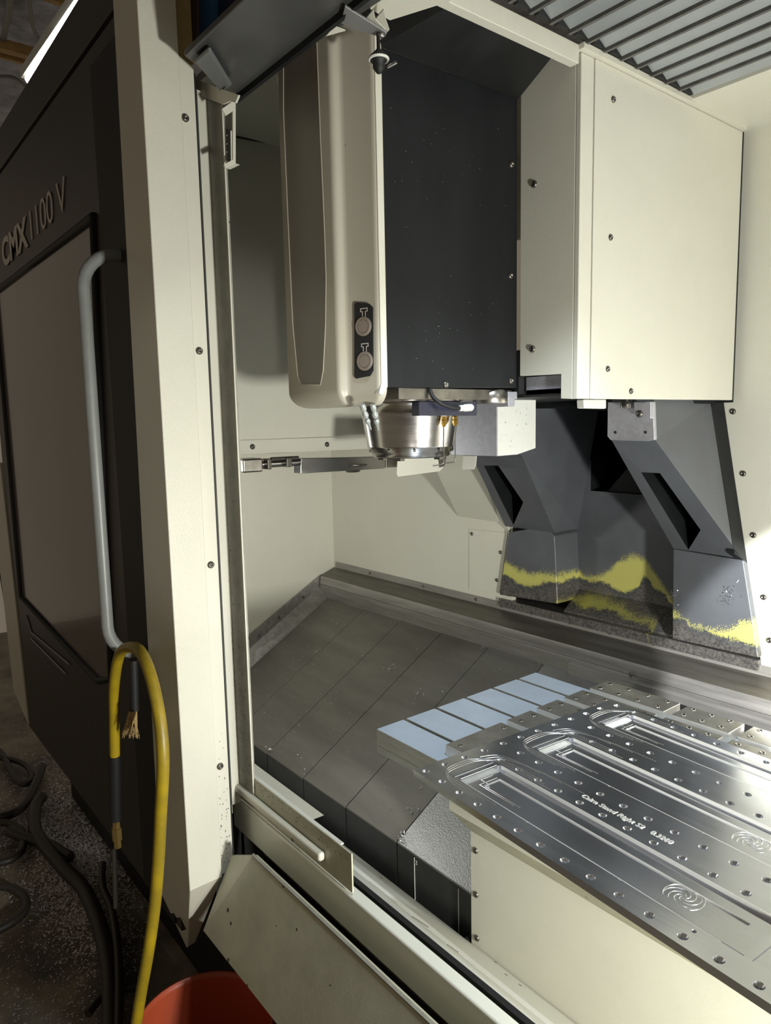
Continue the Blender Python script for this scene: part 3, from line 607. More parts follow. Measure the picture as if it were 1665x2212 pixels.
for px_, by, by2, bend in ((958, 922, 1003, 935), (983, 920, 998, 952)):
    a = P(px_, 899, 'x', .168); b = P(px_, by, 'x', .168); L_ = (a-b).length
    MB().lathe(a, (0, 0, -1), [(.0045, 0), (.0055, .001), (.0055, L_*.30), (.0040, L_*.34), (.0058, L_*.42), (.0058, L_*.75), (.0040, L_*.8), (.0040, L_)], 6, smooth=False).build('brass_fitting', BRASS, mf)
    c = P(px_, by2-8, 'x', .168); d = P(px_-4, by2, 'x', .166); e = P(bend, by2+3, 'x', .160)
    MB().tube(bez([b, (b+c)/2, c, d, e], 5), .0013, 7).build('pipe', SCREW, mf)
for k, (a, b_, c_) in enumerate((((784, 880), (792, 905), (801, 928)), ((806, 880), (812, 905), (817, 930)))):
    nz = thing('coolant_nozzle', ('left' if k == 0 else 'right')+' of the two small jointed nozzles under the beige head cover', 'nozzle', P(*a, 'x', .165))
    p0, p1, p2 = P(*a, 'x', .165), P(*b_, 'x', .160), P(*c_, 'x', .150); ax = (p1-p0); ln = ax.length
    MB().lathe(p0, ax, [(.005, -.006), (.006, 0), (.005, ln*.25), (.0034, ln*.35), (.0052, ln*.5), (.0062, ln*.65), (.0052, ln*.8), (.0034, ln*.95)], 14).build('ball_joint', CLEARP, nz)
    ax2 = p2-p1; l2 = ax2.length
    MB().lathe(p1, ax2, [(.0034, 0), (.0052, l2*.12), (.0052, l2*.3), (.0032, l2*.45), (.0014, l2)], 14).build('tip', CLEARP, nz)

# ---- galvanised box behind the spindle
gb = thing('sensor_box', 'galvanised sheet metal box behind the spindle nose', 'box', (-.02, .42, 1.51))
prism([Vector((x_, y_, z_)) for x_, y_, z_ in [(.049, .35, 1.648), (.049, .35, 1.509), (.049, .425, 1.510), (.049, .493, 1.523), (.049, .493, 1.648)]], (-.16, 0, 0)).build('box_shell', GALV, gb, bevel=.0012)
prism([Vector((.0495, .351, 1.648)), Vector((.0495, .351, 1.51)), Vector((.0495, .424, 1.511)), Vector((.0495, .492, 1.524)), Vector((.0495, .492, 1.648))], (.001, 0, 0)).build('side_plate', GREYS, gb)

# ================================================================== TOOL MAGAZINE SIDE
MX = -.80
mg = thing('magazine_housing', 'cream tool magazine housing wall on the left, above the tool change arm', 'housing', (-1.1, .3, 1.5))
box((MX-.01, -.22, 1.553), (MX, .80, 2.46)).build('side_sheet', CREAM, mg)
box((MX-.01, -.22, 1.505), (MX+.006, .80, 1.551)).build('lower_band', CREAM, mg, bevel=.0015)
box((XW+.005, .78, 1.505), (MX-.01, .80, 2.45)).build('rear_sheet', CREAM, mg)
box((XW+.005, -.10, 2.42), (MX-.01, .8, 2.44)).build('top_sheet', CREAM, mg)
for a in ((545, 965), (706, 960)): screw(P(*a, 'x', MX+.006), (1, 0, 0), mg, .0085)
a_, b_ = P(505, 295, 'x', MX+.003), P(600, 312, 'x', MX+.003)
MB().tube([a_, b_, b_+(b_-a_)], .0025, 6).build('sheet_seam', GASK, mg)
box((-1.58, -.10, 2.46), (.10, .97, 2.48)).build('trim_2', CREAM, kind='structure', label='cream top sheet closing the left half of the enclosure')
box((MX, .96, 2.2), (.10, .98, 2.459)).build('trim_3', CREAM, kind='structure', label='cream upper rear sheet behind the spindle head')
MB().tube(bez([P(561, 195, 'x', MX+.03), P(562, 210, 'x', MX+.04), P(570, 225, 'x', MX+.05), P(592, 231, 'x', MX+.05)], 4), .004, 6).build('wire_hook', GREYS, mg)
MB().lathe(P(578, 272, 'x', MX+.02), (1, 0, 0), [(.022, -.02), (.022, .01), (.012, .02), (.001, .02)], 12).build('knob', GASK, mg)
ta = thing('tool_change_arm', 'grey steel tool change arm with grippers under the magazine housing', 'tool arm', (-.6, .37, 1.47))
AXx = -.74
prism([P(650, 990, 'x', AXx), P(832, 986, 'x', AXx), P(832, 1012, 'x', AXx), P(650, 1023, 'x', AXx)], (-.045, 0, 0)).build('arm_bar', STEEL, ta, bevel=.002)
prism([P(834, 990, 'x', AXx-.02), P(900, 992, 'x', AXx-.02), P(900, 1008, 'x', AXx-.02), P(834, 1010, 'x', AXx-.02)], (-.04, 0, 0)).build('arm_tip', WSTEEL, ta, bevel=.002)
gy0, gy1 = P(523, 1005, 'x', AXx), P(650, 1005, 'x', AXx)
box((AXx-.06, gy0.y, 1.452), (AXx+.005, gy0.y+.07, 1.495)).build('gripper_jaw', WSTEEL, ta, bevel=.006)
MB().tube([(AXx-.02, gy0.y+.06, 1.475), (AXx-.02, gy1.y+.01, 1.475)], .013, 14).build('gripper_shaft', STEEL, ta)
MB().tube([(AXx+.0, gy0.y+.10, 1.490), (AXx+.0, gy1.y-.01, 1.490)], .006, 8).build('spring_pin', SCREW, ta)
box((AXx-.03, gy0.y+.085, 1.458), (AXx+.006, gy0.y+.10, 1.492)).build('gripper_finger', SCREW, ta, bevel=.003)
box((AXx-.03, gy0.y+.15, 1.462), (AXx+.012, gy0.y+.17, 1.492)).build('gripper_finger', SCREW, ta, bevel=.003)
hb = P(762, 1015, 'x', AXx-.03)
MB().lathe((hb.x, hb.y, 1.455), (0, 0, -1), [(.05, 0), (.05, .005), (.026, .006), (.026, .024), (.022, .027), (.001, .027)], 20).build('hub_nut', SCREW, ta)
fl = thing('chute_flap', 'cream sheet flap hanging behind the spindle nose', 'flap', (-.3, .5, 1.47))
prism([P(860, 980, 'x', -.30), P(965, 980, 'x', -.30), P(957, 1010, 'x', -.30), P(950, 1018, 'x', -.30), P(860, 1030, 'x', -.30), P(857, 1023, 'x', -.30)], (-.003, 0, 0)).build('flap_sheet', CREAM, fl, bevel=.001)
prism([P(945, 985, 'x', -.301), P(962, 985, 'x', -.301), P(958, 1006, 'x', -.301), P(948, 1010, 'x', -.301)], (.004, 0, 0)).build('flap_bracket', LEDGEB, fl)

# ================================================================== FRONT: DOOR FRAME, SILL, LOWER PANEL
xp = -.154
fr = thing('door_frame', 'cream left door frame post with grimy inner strip, beside the open door', 'door frame', (-.17, -.25, .7))
ZB, ZT = .79, 2.275
box((-.200, -.250, ZB-.045), (-.132, -.244, ZT)).build('inner_strip', GRIME, fr)
box((-.1325, -.2512, ZB-.01), (-.130, -.2485, ZT)).build('strip_edge', CREAM, fr)
box((-.202, -.272, ZB-.06), (-.198, -.249, ZT)).build('return_web', CREAM, fr)
box((-.232, -.274, ZB-.08), (-.198, -.270, ZT)).build('mid_strip', CREAM_D, fr, bevel=.0006)
box((xp-.019, -.2905, .63), (xp-.0125, -.287, 2.29)).build('groove', GASK, fr) if 'xp' in globals() else None
box((-.236, -.274, ZB-.08), (-.232, -.25, ZT)).build('outer_web', CREAM_D, fr)
# head plate of the frame
hp2 = PL([(400, 150), (410, 165), (440, 178), (515, 205), (508, 222), (497, 218), (480, 225), (400, 195)], 'y', -.262)
prism(hp2, (0, .004, 0)).build('head_plate', CREAM, fr)
# switch bracket
sb = PL([(480, 235), (509, 214), (509, 355), (487, 364), (484, 355), (503, 345), (503, 240), (488, 250)], 'x', -.10)
prism(sb, (-.004, 0, 0)).build('switch_bracket', CREAM, fr)
prism(PL([(484, 275), (498, 281), (499, 350), (484, 346)], 'y', -.20), (0, .01, 0)).build('connector_box', GREYS, fr, bevel=.002)
for yy in (292, 310, 328): screw(P(489, yy, 'y', -.20), (0, -1, 0), fr, .004)
prism([P(484, 345, 'y', -.205), P(500, 350, 'y', -.205), P(509, 354, 'y', -.19), P(488, 364, 'y', -.205)], (0, .01, 0)).build('connector_base', CREAM, fr)

# post of the door: leading edge (moves with the door)
dr = thing('sliding_door', 'dark sliding machine door pushed open to the left, with window and cream leading edge', 'door', (-.8, -.38, .42))
xp = -.154; ya, yb = -.402, -.325; xl = -.295; zb1 = .60
post = MB()
top = [(xl, ya, 2.62), (xp, ya, 2.62), (xp, yb, 2.62), (xl, yb, 2.62)]
bot = [P(348, 1931, 'y', ya), P(410, 1925, 'y', ya), P(480, 1893, 'x', xp), Vector((xl, yb, .60))]
bot[0].x = xl - .0; bot[0] = Vector((P(348, 1931, 'y', ya).x, ya, P(348, 1931, 'y', ya).z))
top[0] = (P(245, 0, 'y', ya).x, ya, 2.62)
tip = [P(402, 2046, 'y', ya+.05), P(405, 2046, 'y', ya+.05), P(423, 2034, 'y', ya+.062), P(416, 2036, 'y', ya+.066)]
post.loft([[Vector(p) for p in top], bot, tip])
po = post.build('door_edge', CREAM_T, dr, bevel=.0025)
# flange behind the post with screws
fq = [P(388, 128, 'x', xp-.012), P(424, 190, 'x', xp-.012), P(497, 1850, 'x', xp-.012), P(482, 1893, 'x', xp-.012)]
fq = [Vector((xp-.012, yb-.004, 2.318)), Vector((xp-.012, -.291, 2.30)), Vector((xp-.012, -.291, .625)), Vector((xp-.012, -.31, .597)), Vector((xp-.012, yb-.004, .597))]
prism(fq, (-.006, 0, 0)).build('edge_flange', CREAM, dr)
prism([Vector((xp-.019, yb-.004, 2.30)), Vector((xp-.019, -.287, 2.31)), Vector((xp-.019, -.287, 2.9)), Vector((xp-.019, yb-.004, 2.9))], (-.004, 0, 0)).build('rear_flange', TAN, dr, label='rust stained yellowish top of the flange')
for a in ((400, 255), (430, 758), (455, 1220), (475, 1655)): screw(P(*a, 'x', xp-.012), (1, 0, 0), dr, .0075)
YD = -.38
zt1 = P(245, 25, 'y', YD).z; ztop = P(30, 228, 'y', YD).z
box((-1.86, YD, .425), (-.27, YD+.03, zt1-.008)).build('door_panel', DOORM, dr, bevel=.002)
box((-2.4, YD-.002, zt1+.004), (-.27, YD+.12, ztop)).build('header_panel', DOORM, dr, bevel=.003)
wpx = [(-40, 650), (200, 468), (205, 472), (244, 1466), (214, 1470), (48, 1290), (0, 690)]
wpts = [P(0, 612, 'y', YD-.002), P(202, 468, 'y', YD-.002), P(243, 1466, 'y', YD-.002), P(214, 1470, 'y', YD-.002), P(50, 1290, 'y', YD-.002)]
wpts.append(Vector((wpts[4].x, YD-.002, wpts[0].z)))
wpts[0] = Vector((wpts[4].x+.01, YD-.002, wpts[1].z))
wz = wpts[1].z
win = [Vector((-1.70, YD-.003, wz)), Vector((wpts[1].x, YD-.003, wz)), Vector((wpts[2].x+.02, YD-.003, wpts[2].z)), Vector((wpts[3].x, YD-.003, wpts[3].z)), Vector((-1.70, YD-.003, P(50, 1290, 'y', YD).z))]
win = [win[0], Vector((-.56, YD-.003, wz)), Vector((-.56, YD-.003, .93)), Vector((-.74, YD-.003, .93)), Vector((-1.69, YD-.003, P(50, 1290, 'y', YD).z))]
win[2] = P(243, 1466, 'y', YD-.003); win[1] = P(203, 469, 'y', YD-.003); win[3] = P(214, 1470, 'y', YD-.003)
prism(win, (0, .002, 0)).build('window_pane', PANE, dr)
cen = sum(win, Vector())/len(win)
MB().tube(win+[win[0], win[1]], .012, 8).build('window_gasket', GASK, dr)
box((-.50, YD-.004, .43), (-.30, YD, 2.40)).build('edge_strip', GASK, dr)
# groove lines
a_, b_ = P(62, 1372, 'y', YD-.002), P(125, 1440, 'y', YD-.002)
for (p0_, p1_) in (((57, 1330), (68, 1366)), ((68, 1366), (150, 1435)), ((68, 1380), (142, 1455))):
    MB().tube([P(*p0_, 'y', YD-.003), P(*p1_, 'y', YD-.003)], .0035, 6).build('trim_line', HANDLE, dr)
# lettering
tz = P(20, 566, 'y', YD-.002); 
zb_, zt_ = P(45, 545, 'y', YD).z, P(45, 480, 'y', YD).z
x_a, x_b, x_c, x_d = P(6, 540, 'y', YD).x, P(62, 510, 'y', YD).x, P(69, 500, 'y', YD).x, P(146, 440, 'y', YD).x
capz = (zt_-zb_)
text('lettering', 'CMX', capz/.70, frame_matrix((x_a, YD-.003, zb_), (1, 0, 0), (0, 0, 1)), LETTER, dr, width=x_b-x_a, bold=.004)
text('lettering', '1100 V', capz/.70, frame_matrix((x_c, YD-.003, zb_+.005), (1, 0, 0), (0, 0, 1)), LETTER, dr, width=x_d-x_c, bold=-.0008)
# handle
hx = P(262, 552, 'y', YD).x
hz0, hz1 = P(262, 552, 'x', hx).z, P(285, 1424, 'y', YD).z
hy = P(186, 700, 'x', hx).y
pts = [Vector((hx, YD, hz0))]
R_ = .078; Ry = min(.078, YD-hy-.004)
for k in range(1, 9):
    t = k/8*math.pi/2; pts.append(Vector((hx, hy+Ry-Ry*math.sin(t), hz0-R_+R_*math.cos(t))))
zb2 = P(258, 1420, 'x', hx).z
for k in range(0, 9):
    t = k/8*math.pi/2; pts.append(Vector((hx, hy+Ry-Ry*math.cos(t), zb2+R_-R_*math.sin(t))))
pts += [Vector((hx, YD, zb2))]
MB().tube(pts, .0135, 20).build('handle', HANDLE, dr, label='long grey bow handle')

cp = thing('corner_post', 'pale narrow corner post at the far left end of the machine front', 'post', (-1.95, -.38, .45))
c_ = PL([(-40, 1000), (0, 1000), (33, 1300), (61, 1566), (29, 1490), (8, 1300), (-40, 900)], 'y', -.385)
prism([c_[0], c_[1], c_[2], c_[3], c_[4], c_[5], c_[6]], (0, .03, 0)).build('post_sheet', CREAM, cp)

# sill
sp = thing('door_sill', 'cream painted door sill running along the bottom of the opening', 'sill', (.4, -.24, .7))
prism(*ext([(-.250, .729), (-.228, .733), (-.226, .715), (-.230, .655), (-.250, .652)], -.24, 1.6)).build('sill_rail', SILLM, sp, bevel=.004, seg=3)
zs = .806
box((-.205, -.246, .735), (.238, -.243, .812)).build('seal_plate', CREAM_D, sp)
box((-.205, -.262, .758), (.153, -.247, .776)).build('guide_bar', CREAM, sp, bevel=.006, seg=3)
box((-.205, -.244, .810), (.20, -.236, .8125)).build('plate_lip', GREYS, sp)
ig = [P(697, 1762, 'y', -.165), P(697, 1797, 'y', -.200)]; gx = -.55
prism([Vector((gx, -.165, ig[0].z)), ig[0], Vector((ig[0].x, -.2005, ig[1].z)), Vector((gx, -.2005, ig[1].z))], (0, .003, 0)).build('inner_guard', CREAM, sp)
box((-.24, -.236, .732), (.06, -.206, .748)).build('track', LEDGEB, sp)
MB().tube([(-.22, -.222, .752), (.055, -.222, .752)], .003, 6).build('track_rod', SCREW, sp)

box((-.24, -.214, .702), (1.6, -.203, .7225)).build('gap_shade', GASK, sp)  # black strip stands in for the dark gap between sill and gutter
gt = thing('chip_gutter', 'pale grey sloping chip gutter between door sill and way covers', 'gutter', (.3, 0, .4))
prism(*ext([(-.202, .710), (-.085, .600), (-.085, .594), (-.202, .700)], -1.45, 1.6)).build('upper_slope', GREYS, gt)
prism(*ext([(-.085, .600), (-.075, .600), (.196, .329), (.196, .319), (-.085, .590)], -1.45, 1.6)).build('lower_slope', GREYS, gt, bevel=.002)
nsl = (0, .705-.600, .127); 
for a in ((822, 1884), (823, 1896), (840, 1898), (1070, 2079), (1093, 2106), (1123, 2128)):
    c = PP(*a, (0, -.075, .600), (0, .7071, .7071)); MB().lathe(c, (0, -.7071, -.7071), [(.004, -.0008), (.004, 0), (.0001, 0)], 10).build('hole', HOLE, gt)
tb_ = [PP(a, b, (0, -.085, .6), (0, .105, .127)) for a, b in ((800, 1905), (858, 1952), (864, 1966), (845, 1962), (795, 1920))]
prism(tb_, (0, -.002, .003)).build('tab', CREAM, gt, bevel=.001)
for a, b in (((890, 1980), (925, 2003)), ((965, 2040), (990, 2058))):
    MB().tube([PP(*a, (0, -.075, .6), (0, .7071, .7071)), PP(*b, (0, -.075, .6), (0, .7071, .7071))], .0008, 5).build('scratch', SCREW, gt)

# black base behind everything in front
mbb = thing('machine_plinth', 'black shadowed machine base under the door opening', 'base', (-.2, -.1, 0))
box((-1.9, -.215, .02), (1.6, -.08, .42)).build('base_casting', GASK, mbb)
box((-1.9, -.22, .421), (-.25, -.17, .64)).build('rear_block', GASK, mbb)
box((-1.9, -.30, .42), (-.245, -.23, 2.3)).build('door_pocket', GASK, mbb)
lpn = thing('lower_front_panel', 'slanted cream front panel below the door sill', 'panel', (.4, -.35, .5))
tA, tB = P(546, 1846, 'y', -.30), P(944, 2211, 'y', -.30)
zl = .690; lx0 = P(500, 1853, 'y', -.30).x
e0 = P(439, 2010, 'x', lx0)
sx = -.05
s0 = [Vector((lx0, -.30, .64)), Vector((sx, -.30, zl)), Vector((1.7, -.30, zl+.01)), Vector((1.7, e0.y, e0.z)), Vector((lx0, e0.y, e0.z))]
prism(s0, (0, .012, -.003)).build('panel_sheet', CREAM_D, lpn)
prism([Vector((sx, -.302, zl)), Vector((1.7, -.302, zl+.01)), Vector((1.7, -.297, zl+.012)), Vector((sx, -.297, zl+.002))], (0, 0, .003)).build('panel_flange', GRIME, lpn)
prism([Vector((lx0, e0.y, e0.z)), Vector((1.7, e0.y, e0.z)), Vector((1.7, -.225, e0.z-.10)), Vector((lx0+.05, -.225, e0.z-.10))], (0, .01, .004)).build('under_sheet', CREAM_D, lpn)

# ---- overhead door track (dark beam) with bracket
tk = thing('door_track', 'dark grey overhead door track crossing above the opening', 'door track', (.1, -.3, 2.27))
zk = 2.26
ua, ub = P(398, 122, 'z', zk), P(515, 204, 'z', zk); 
kx = .42
y_out, y_in = ua.y, ub.y
p4 = [Vector((ua.x, y_out, zk)), Vector((kx, y_out+.01, zk)), Vector((.30, y_in+.035, zk)), Vector((ub.x, y_in, zk))]
prism(p4, (0, 0, .012)).build('track_underside', mat('track_paint', (.10, .10, .098), .3, .3, bump=.1, bscale=200, var=.3, vscale=8), tk, bevel=.003)
MB().box((ub.x-.01, y_in-.004, zk-.012), (.30, y_in+.004, zk+.002)).build('track_lip', BLACK, tk)
cpx = [Vector((ua.x+.015, y_out+.012, zk-.004)), Vector((ub.x+.012, y_in-.045, zk-.004)), Vector((ub.x+.052, y_in-.04, zk-.004)), Vector((ua.x+.075, y_out+.014, zk-.004))]
prism(cpx, (0, 0, -.010)).build('end_cap', mat('cap_grey', (.14, .145, .14), .4), tk, bevel=.006)
prism([P(736, 50, 'z', zk-.01), P(745, 14, 'z', zk-.01), P(836, 72, 'z', zk-.03), P(830, 84, 'z', zk-.03), P(765, 62, 'z', zk-.02)], (0, 0, .004)).build('end_bracket', mat('bracket_grey', (.25, .25, .25), .4, .4), tk, bevel=.001)
MB().lathe(P(822, 76, 'z', zk-.032), (0, 0, -1), [(.007, 0), (.007, .003), (.004, .005), (.001, .005)], 14).build('bolt', STEEL, tk)
prism([P(703, 76, 'z', zk-.004), P(722, 55, 'z', zk-.004), P(746, 64, 'z', zk-.004)], (0, 0, -.002)).build('notch', CREAM, tk)
hg_ = MB()
for o_ in (0, 22):
    q_ = [P(788+o_, 40, 'z', zk-.008), P(806+o_, 18, 'z', zk-.008), P(811+o_, 40, 'z', zk-.014), P(832+o_*.4, 62, 'z', zk-.02), P(826+o_*.4, 68, 'z', zk-.02)]
    hg_.prism(q_, (0, 0, -.002))
hg_.build('hanger_clip', CREAM, tk)
nzz = thing('ceiling_nozzle', 'black round spray nozzle hanging at the top of the spindle head', 'nozzle', P(817, 100, 'y', -.16))
c0 = P(817, 88, 'y', -.16)
MB().lathe(c0, (0, 0, -1), [(.003, -.012), (.003, .012), (.006, .016), (.015, .024), (.017, .027), (.013, .032), (.010, .034), (.010, .042), (.004, .050), (.001, .051)], 20).build('nozzle_body', GASK, nzz)
MB().lathe(c0+Vector((0, 0, -.0275)), (0, 0, -1), [(.0175, 0), (.0178, .0015), (.0165, .003)], 20).build('nozzle_ring', WHITEP, nzz)
MB().tube([c0+Vector((.01, .01, -.042)), c0+Vector((.022, .02, -.036))], .003, 8).build('tip', STEEL, nzz)

# ================================================================== OUTSIDE: hose, brush, bin, cables
yh = thing('air_hose', 'yellow rubber air hose hung over the door handle with a black grip', 'hose', (hx, -.5, 0))
hyb = hy
def hp3(x, y, yy): return P(x, y, 'y', yy)
path = [hp3(248, 1640, -.47), hp3(247, 1560, -.47), hp3(247, 1480, -.475), hp3(258, 1415, -.478), hp3(282, 1398, -.482), hp3(306, 1412, -.486), hp3(328, 1470, -.49), hp3(346, 1560, -.493), hp3(352, 1650, -.497), hp3(347, 1760, -.50), hp3(342, 1860, -.505), hp3(334, 1960, -.51), hp3(320, 2060, -.52), hp3(304, 2150, -.53), hp3(290, 2240, -.54)]
MB().tube(bez(path, 6), .0115, 14).build('hose_line', YEL, yh)
MB().tube([hp3(248, 1632, -.47), hp3(250, 1770, -.47)], [.0135]*2, 14).build('grip_sleeve', GASK, yh, label='black rubber sleeve')
MB().lathe(hp3(250, 1766, -.47), (0, 0, -1), [(.009, 0), (.009, .025), (.012, .026), (.012, .055), (.009, .057), (.009, .075), (.001, .076)], 6, smooth=False).build('brass_coupling', BRASSD, yh)
MB().tube(bez([hp3(250, 1830, -.47), hp3(240, 1850, -.46), hp3(232, 1900, -.45), hp3(236, 1870, -.44)], 4), .004, 8).build('trigger', SCREW, yh)
MB().tube([hp3(246, 1832, -.47), hp3(250, 1960, -.47)], .006, 8).build('lance', SCREW, yh)
bs = thing('hand_brush', 'small brush with tan bristles hanging below the door handle', 'brush', hp3(290, 1560, -.45))
MB().tube([hp3(288, 1425, -.45), hp3(291, 1535, -.45)], .010, 8).build('brush_handle', GASK, bs)
br_ = MB()
for k in range(60):
    a = hp3(287+random.uniform(-8, 8), 1538, -.45+random.uniform(-.008, .008)); b = hp3(282+random.uniform(-20, 20), 1590+random.uniform(-14, 6), -.45+random.uniform(-.015, .015))
    br_.tube([a, b], [.0016, .0006], 4)
br_.build('bristles', BRISTLE, bs, kind='stuff')

zbn = .36
A_, B_, C_ = P(448, 2099, 'z', zbn), P(592, 2186, 'z', zbn), P(297, 2200, 'z', zbn)
def circ(a, b, c):
    ax, ay, bx, by, cx, cy = a.x, a.y, b.x, b.y, c.x, c.y; d = 2*(ax*(by-cy)+bx*(cy-ay)+cx*(ay-by))
    ux = ((ax*ax+ay*ay)*(by-cy)+(bx*bx+by*by)*(cy-ay)+(cx*cx+cy*cy)*(ay-by))/d; uy = ((ax*ax+ay*ay)*(cx-bx)+(bx*bx+by*by)*(ax-cx)+(cx*cx+cy*cy)*(bx-ax))/d
    return Vector((ux, uy, 0)), math.hypot(ax-ux, ay-uy)
bc, brd = circ(A_, B_, C_)
bn = thing('red_bin', 'round red plastic bin on the floor at the bottom of the photo', 'bin', (bc.x, bc.y, 0))
MB().lathe(bc, (0, 0, 1), [(.001, .004), (brd*.80, .004), (brd*.97, zbn-.01), (brd, zbn-.004), (brd, zbn), (brd*.97, zbn), (brd*.95, zbn-.012), (brd*.78, .012), (.001, .012)], 48).build('bin_body', RED, bn)
MB().lathe(bc, (0, 0, 1), [(brd*.98, zbn-.03), (brd*1.03, zbn-.028), (brd*1.03, zbn-.022), (brd*.98, zbn-.02)], 48, caps=False).build('rim_rib', RED, bn)

def cable(pts, r, label, z=.02, name='cable', m=None, cat='cable'):
    p = [P(a, b, 'z', z+r) for a, b in pts]
    o = MB().tube(bez(p, 6), r, 10).build(name, m or CABLE); o['label'] = label; o['category'] = cat; o['group'] = 'cables and hoses on the floor'; return o
cable([(92, 1655), (78, 1690), (55, 1735), (30, 1756), (-10, 1768)], .018, 'thick black cable curving out of view beside the loops on the floor')
cable([(-10, 1636), (30, 1642), (58, 1655), (70, 1680), (55, 1694), (35, 1684), (12, 1640), (0, 1622)], .013, 'upper looped black cable on the floor at the left edge')
cable([(90, 1722), (76, 1745), (76, 1790), (95, 1825), (140, 1878), (180, 1920), (208, 1980), (228, 2050), (238, 2120), (240, 2230)], .024, 'thickest dark hose running down the floor beside the swarf', cat='hose', name='floor_hose')
cable([(-10, 1776), (25, 1780), (48, 1800), (48, 1835), (25, 1856), (-10, 1866)], .014, 'middle looped black cable at the left edge of the floor')
cable([(20, 1795), (60, 1812), (100, 1822), (130, 1840), (152, 1852)], .020, 'short black cable end lying across the swarf')
cable([(-10, 1915), (25, 1918), (52, 1938), (55, 1965), (30, 1990), (-10, 2012)], .014, 'lowest looped black cable at the left edge of the floor')
cable([(222, 1866), (222, 1915), (240, 1960), (252, 2030), (257, 2110), (256, 2230)], .012, 'thin black cable hanging down beside the thick hose', z=.05)
cable([(190, 2190), (225, 2150), (270, 2135), (300, 2130)], .011, 'thin black cable crossing near the red bin')

# ================================================================== SHOP BEYOND
fl_ = thing('tube_lamp', 'lit white fluorescent tube lamp above the machine at top left', 'lamp', P(130, 80, 'z', 3.5))
ta_, tb2 = P(66, 172, 'z', 3.5), P(215, -35, 'z', 3.5)
md_ = ta_.lerp(tb2, .47)
MB().tube([ta_, md_-(tb2-ta_)*.006], .030, 12).build('tube', TUBE, fl_)
MB().tube([md_+(tb2-ta_)*.006, tb2], .036, 12).build('tube', TUBE, fl_)
prism([ta_+Vector((-.08, -.03, .03)), tb2+Vector((0, -.03, .03)), tb2+Vector((0, .05, .03)), ta_+Vector((-.08, .05, .03))], (0, 0, .05)).build('housing', GREYS, fl_)
for k, (a, b, r) in enumerate((((80, -4), (150, 22), .03), ((-20, 108), (70, 132), .045), ((-20, 122), (58, 142), .02))):
    o = MB(); a3, b3 = P(*a, 'z', 3.9), P(*b, 'z', 3.9); o.prism([a3, b3, b3+Vector((r*1.3, 0, 0)), a3+Vector((r*1.3, 0, 0))], (0, 0, .06))
    o.build('roof_joist', WOOD, label=('short lit wooden joist near the top edge', 'upper of the two parallel wooden joists under the foil', 'lower of the two parallel wooden joists under the foil')[k], cat='joist')
for k, (pts_, l_) in enumerate((([(20, -5), (10, 60), (-5, 130)], 'grey bundled wires hanging from the foil at the far top left'), ([(62, -5), (66, 20), (72, 60), (92, 100)], 'single dark wire hanging below the foil ceiling beside the lamp'), ([(0, 165), (30, 168), (58, 190)], 'thin wire running level under the foil insulation'))):
    p = [P(a, b, 'z', 3.95) for a, b in pts_]; b_ = MB()
    for j in range(3 if k == 0 else 1): b_.tube(bez([q_+Vector((.05*j, 0, 0)) for q_ in p], 5), .012, 6)
    b_.build('wire', HANDLE, label=l_, cat='wire')
bb = thing('blue_crate', 'blue plastic crate on the machine roof seen behind the door post', 'crate', P(450, 110, 'y', -.25))
bq = PL([(424, -20), (456, -20), (456, 110), (424, 110)], 'y', -.25); prism(bq, (0, .12, 0)).build('crate_wall', BLUE, bb)
bq = PL([(456, -20), (540, -20), (540, 110), (456, 110)], 'y', -.235); prism(bq, (0, .1, 0)).build('crate_side', mat('dark_blue', (.008, .014, .04), .5), bb)
bq = PL([(400, -20), (424, -20), (426, 110), (402, 110)], 'y', -.255); prism(bq, (0, .12, 0)).build('crate_label', mat('mauve_card', (.16, .11, .10), .6), bb)

# ================================================================== CHIPS
def sliver(b, c, n_, s):
    u = Vector((random.uniform(-1, 1), random.uniform(-1, 1), random.uniform(-1, 1))); u = (u-n_*u.dot(n_)*.8).normalized(); v = n_.cross(u)
    l = s*random.uniform(.5, 1.6); w_ = s*random.uniform(.15, .4)
    b.add([c-u*l, c+v*w_+n_*w_, c+u*l+n_*s*.5, c-v*w_+n_*s*.3], [(0, 1, 2), (0, 2, 3), (0, 3, 1), (1, 3, 2)])
b = MB(); nrm = Vector((0, -math.sin(TH), math.cos(TH)))
for k in range(170):
    x = random.uniform(-1.44, .08); y = random.uniform(.25, .85); sliver(b, Vector((x, y, zc(y, .009))), nrm, .0035)
for cx, cy, n_ in ((-.94, .228, 16), (-.207, .232, 26), (-.24, .30, 14), (-.70, .23, 4), (-.453, .232, 3), (-1.19, .60, 7), (-.94, .84, 4), (-.45, .845, 4), (-.21, .845, 5), (-.76, .66, 6), (-.55, .60, 8)):
    for k in range(n_): x = random.gauss(cx, .010); y = max(.226, random.gauss(cy, .010)); sliver(b, Vector((x, y, zc(y, .010))), nrm, .0045)
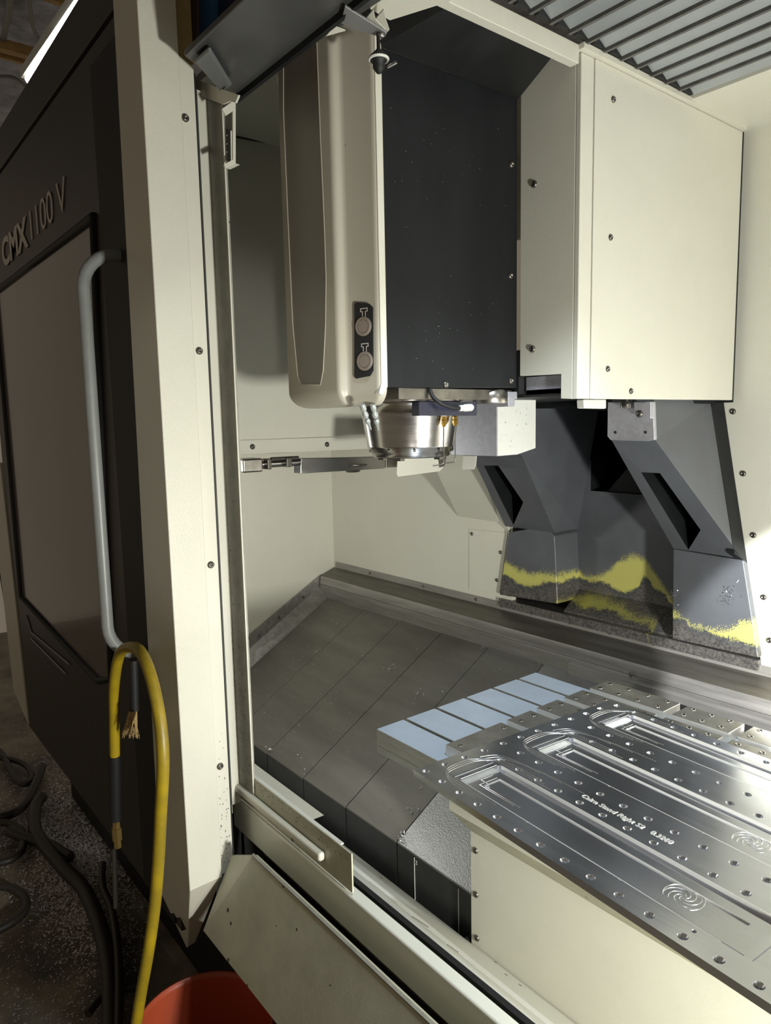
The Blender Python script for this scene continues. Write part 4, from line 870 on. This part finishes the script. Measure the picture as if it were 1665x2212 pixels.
b.build('metal_chips', CHIP, label='bright metal chips scattered on the dark telescopic covers', cat='chips', kind='stuff')
b = MB()
for k in range(60): sliver(b, Vector((XH+.000, random.uniform(-.08, .25), random.uniform(1.68, 2.2))), Vector((1, 0, 0)), .0014)
for k in range(30): sliver(b, Vector((.0512, random.uniform(.355, .47), random.uniform(1.53, 1.63))), Vector((1, 0, 0)), .0022)
for k in range(70):
    c = P(random.gauss(1574, 9), random.gauss(1285, 12), 'y', .9285) if k < 45 else P(random.gauss(1455, 10), random.gauss(1290, 8), 'y', .9285)
    sliver(b, c, Vector((0, -1, 0)), .003)
for k in range(50):
    x = random.uniform(-1.4, .4); sliver(b, Vector((x, random.uniform(.87, .935), .900)), Vector((0, 0, 1)), .003)
b.build('wall_chips', CHIP, label='tiny metal chips stuck to the black spindle head and ledge', cat='chips', kind='stuff')
b = MB()
for k in range(260):
    z = .80+abs(random.gauss(0, .32)); x = random.uniform(-.196, -.14)
    if z < 2.2: sliver(b, Vector((x, -.2512, z)), Vector((0, -1, 0)), .0022)
for k in range(120):
    x = random.uniform(-.2, .235); z = random.uniform(.785, .809); sliver(b, Vector((x, -.247, z)), Vector((0, -1, 0)), .0022)
for k in range(50):
    sliver(b, Vector((xp-.0115, random.uniform(-.318, -.295), .62+abs(random.gauss(0, .12)))), Vector((1, 0, 0)), .0022)
b.build('dark_chips', GASK, label='dark specks stuck to the grimy inner strip of the door frame', cat='chips', kind='stuff')
b = MB()
reg = [(70, 1700), (130, 1690), (330, 1990), (300, 2080), (240, 2040), (120, 1900), (60, 1800)]
for k in range(9000):
    px_ = random.gauss(165, 60); py_ = random.gauss(1850, 95)+ (px_-165)*.5
    if px_ < 0 or px_ > 345: continue
    c = P(px_, py_, 'z', random.uniform(.002, .02)); sliver(b, c, Vector((0, 0, 1)), .006)
for k in range(2500):
    c = P(random.uniform(0, 330), random.uniform(1560, 2212), 'z', .002); sliver(b, c, Vector((0, 0, 1)), .004)
b.build('floor_swarf', CHIPD, label='grey swarf heaped on the dark floor under the sliding door', cat='swarf', kind='stuff')
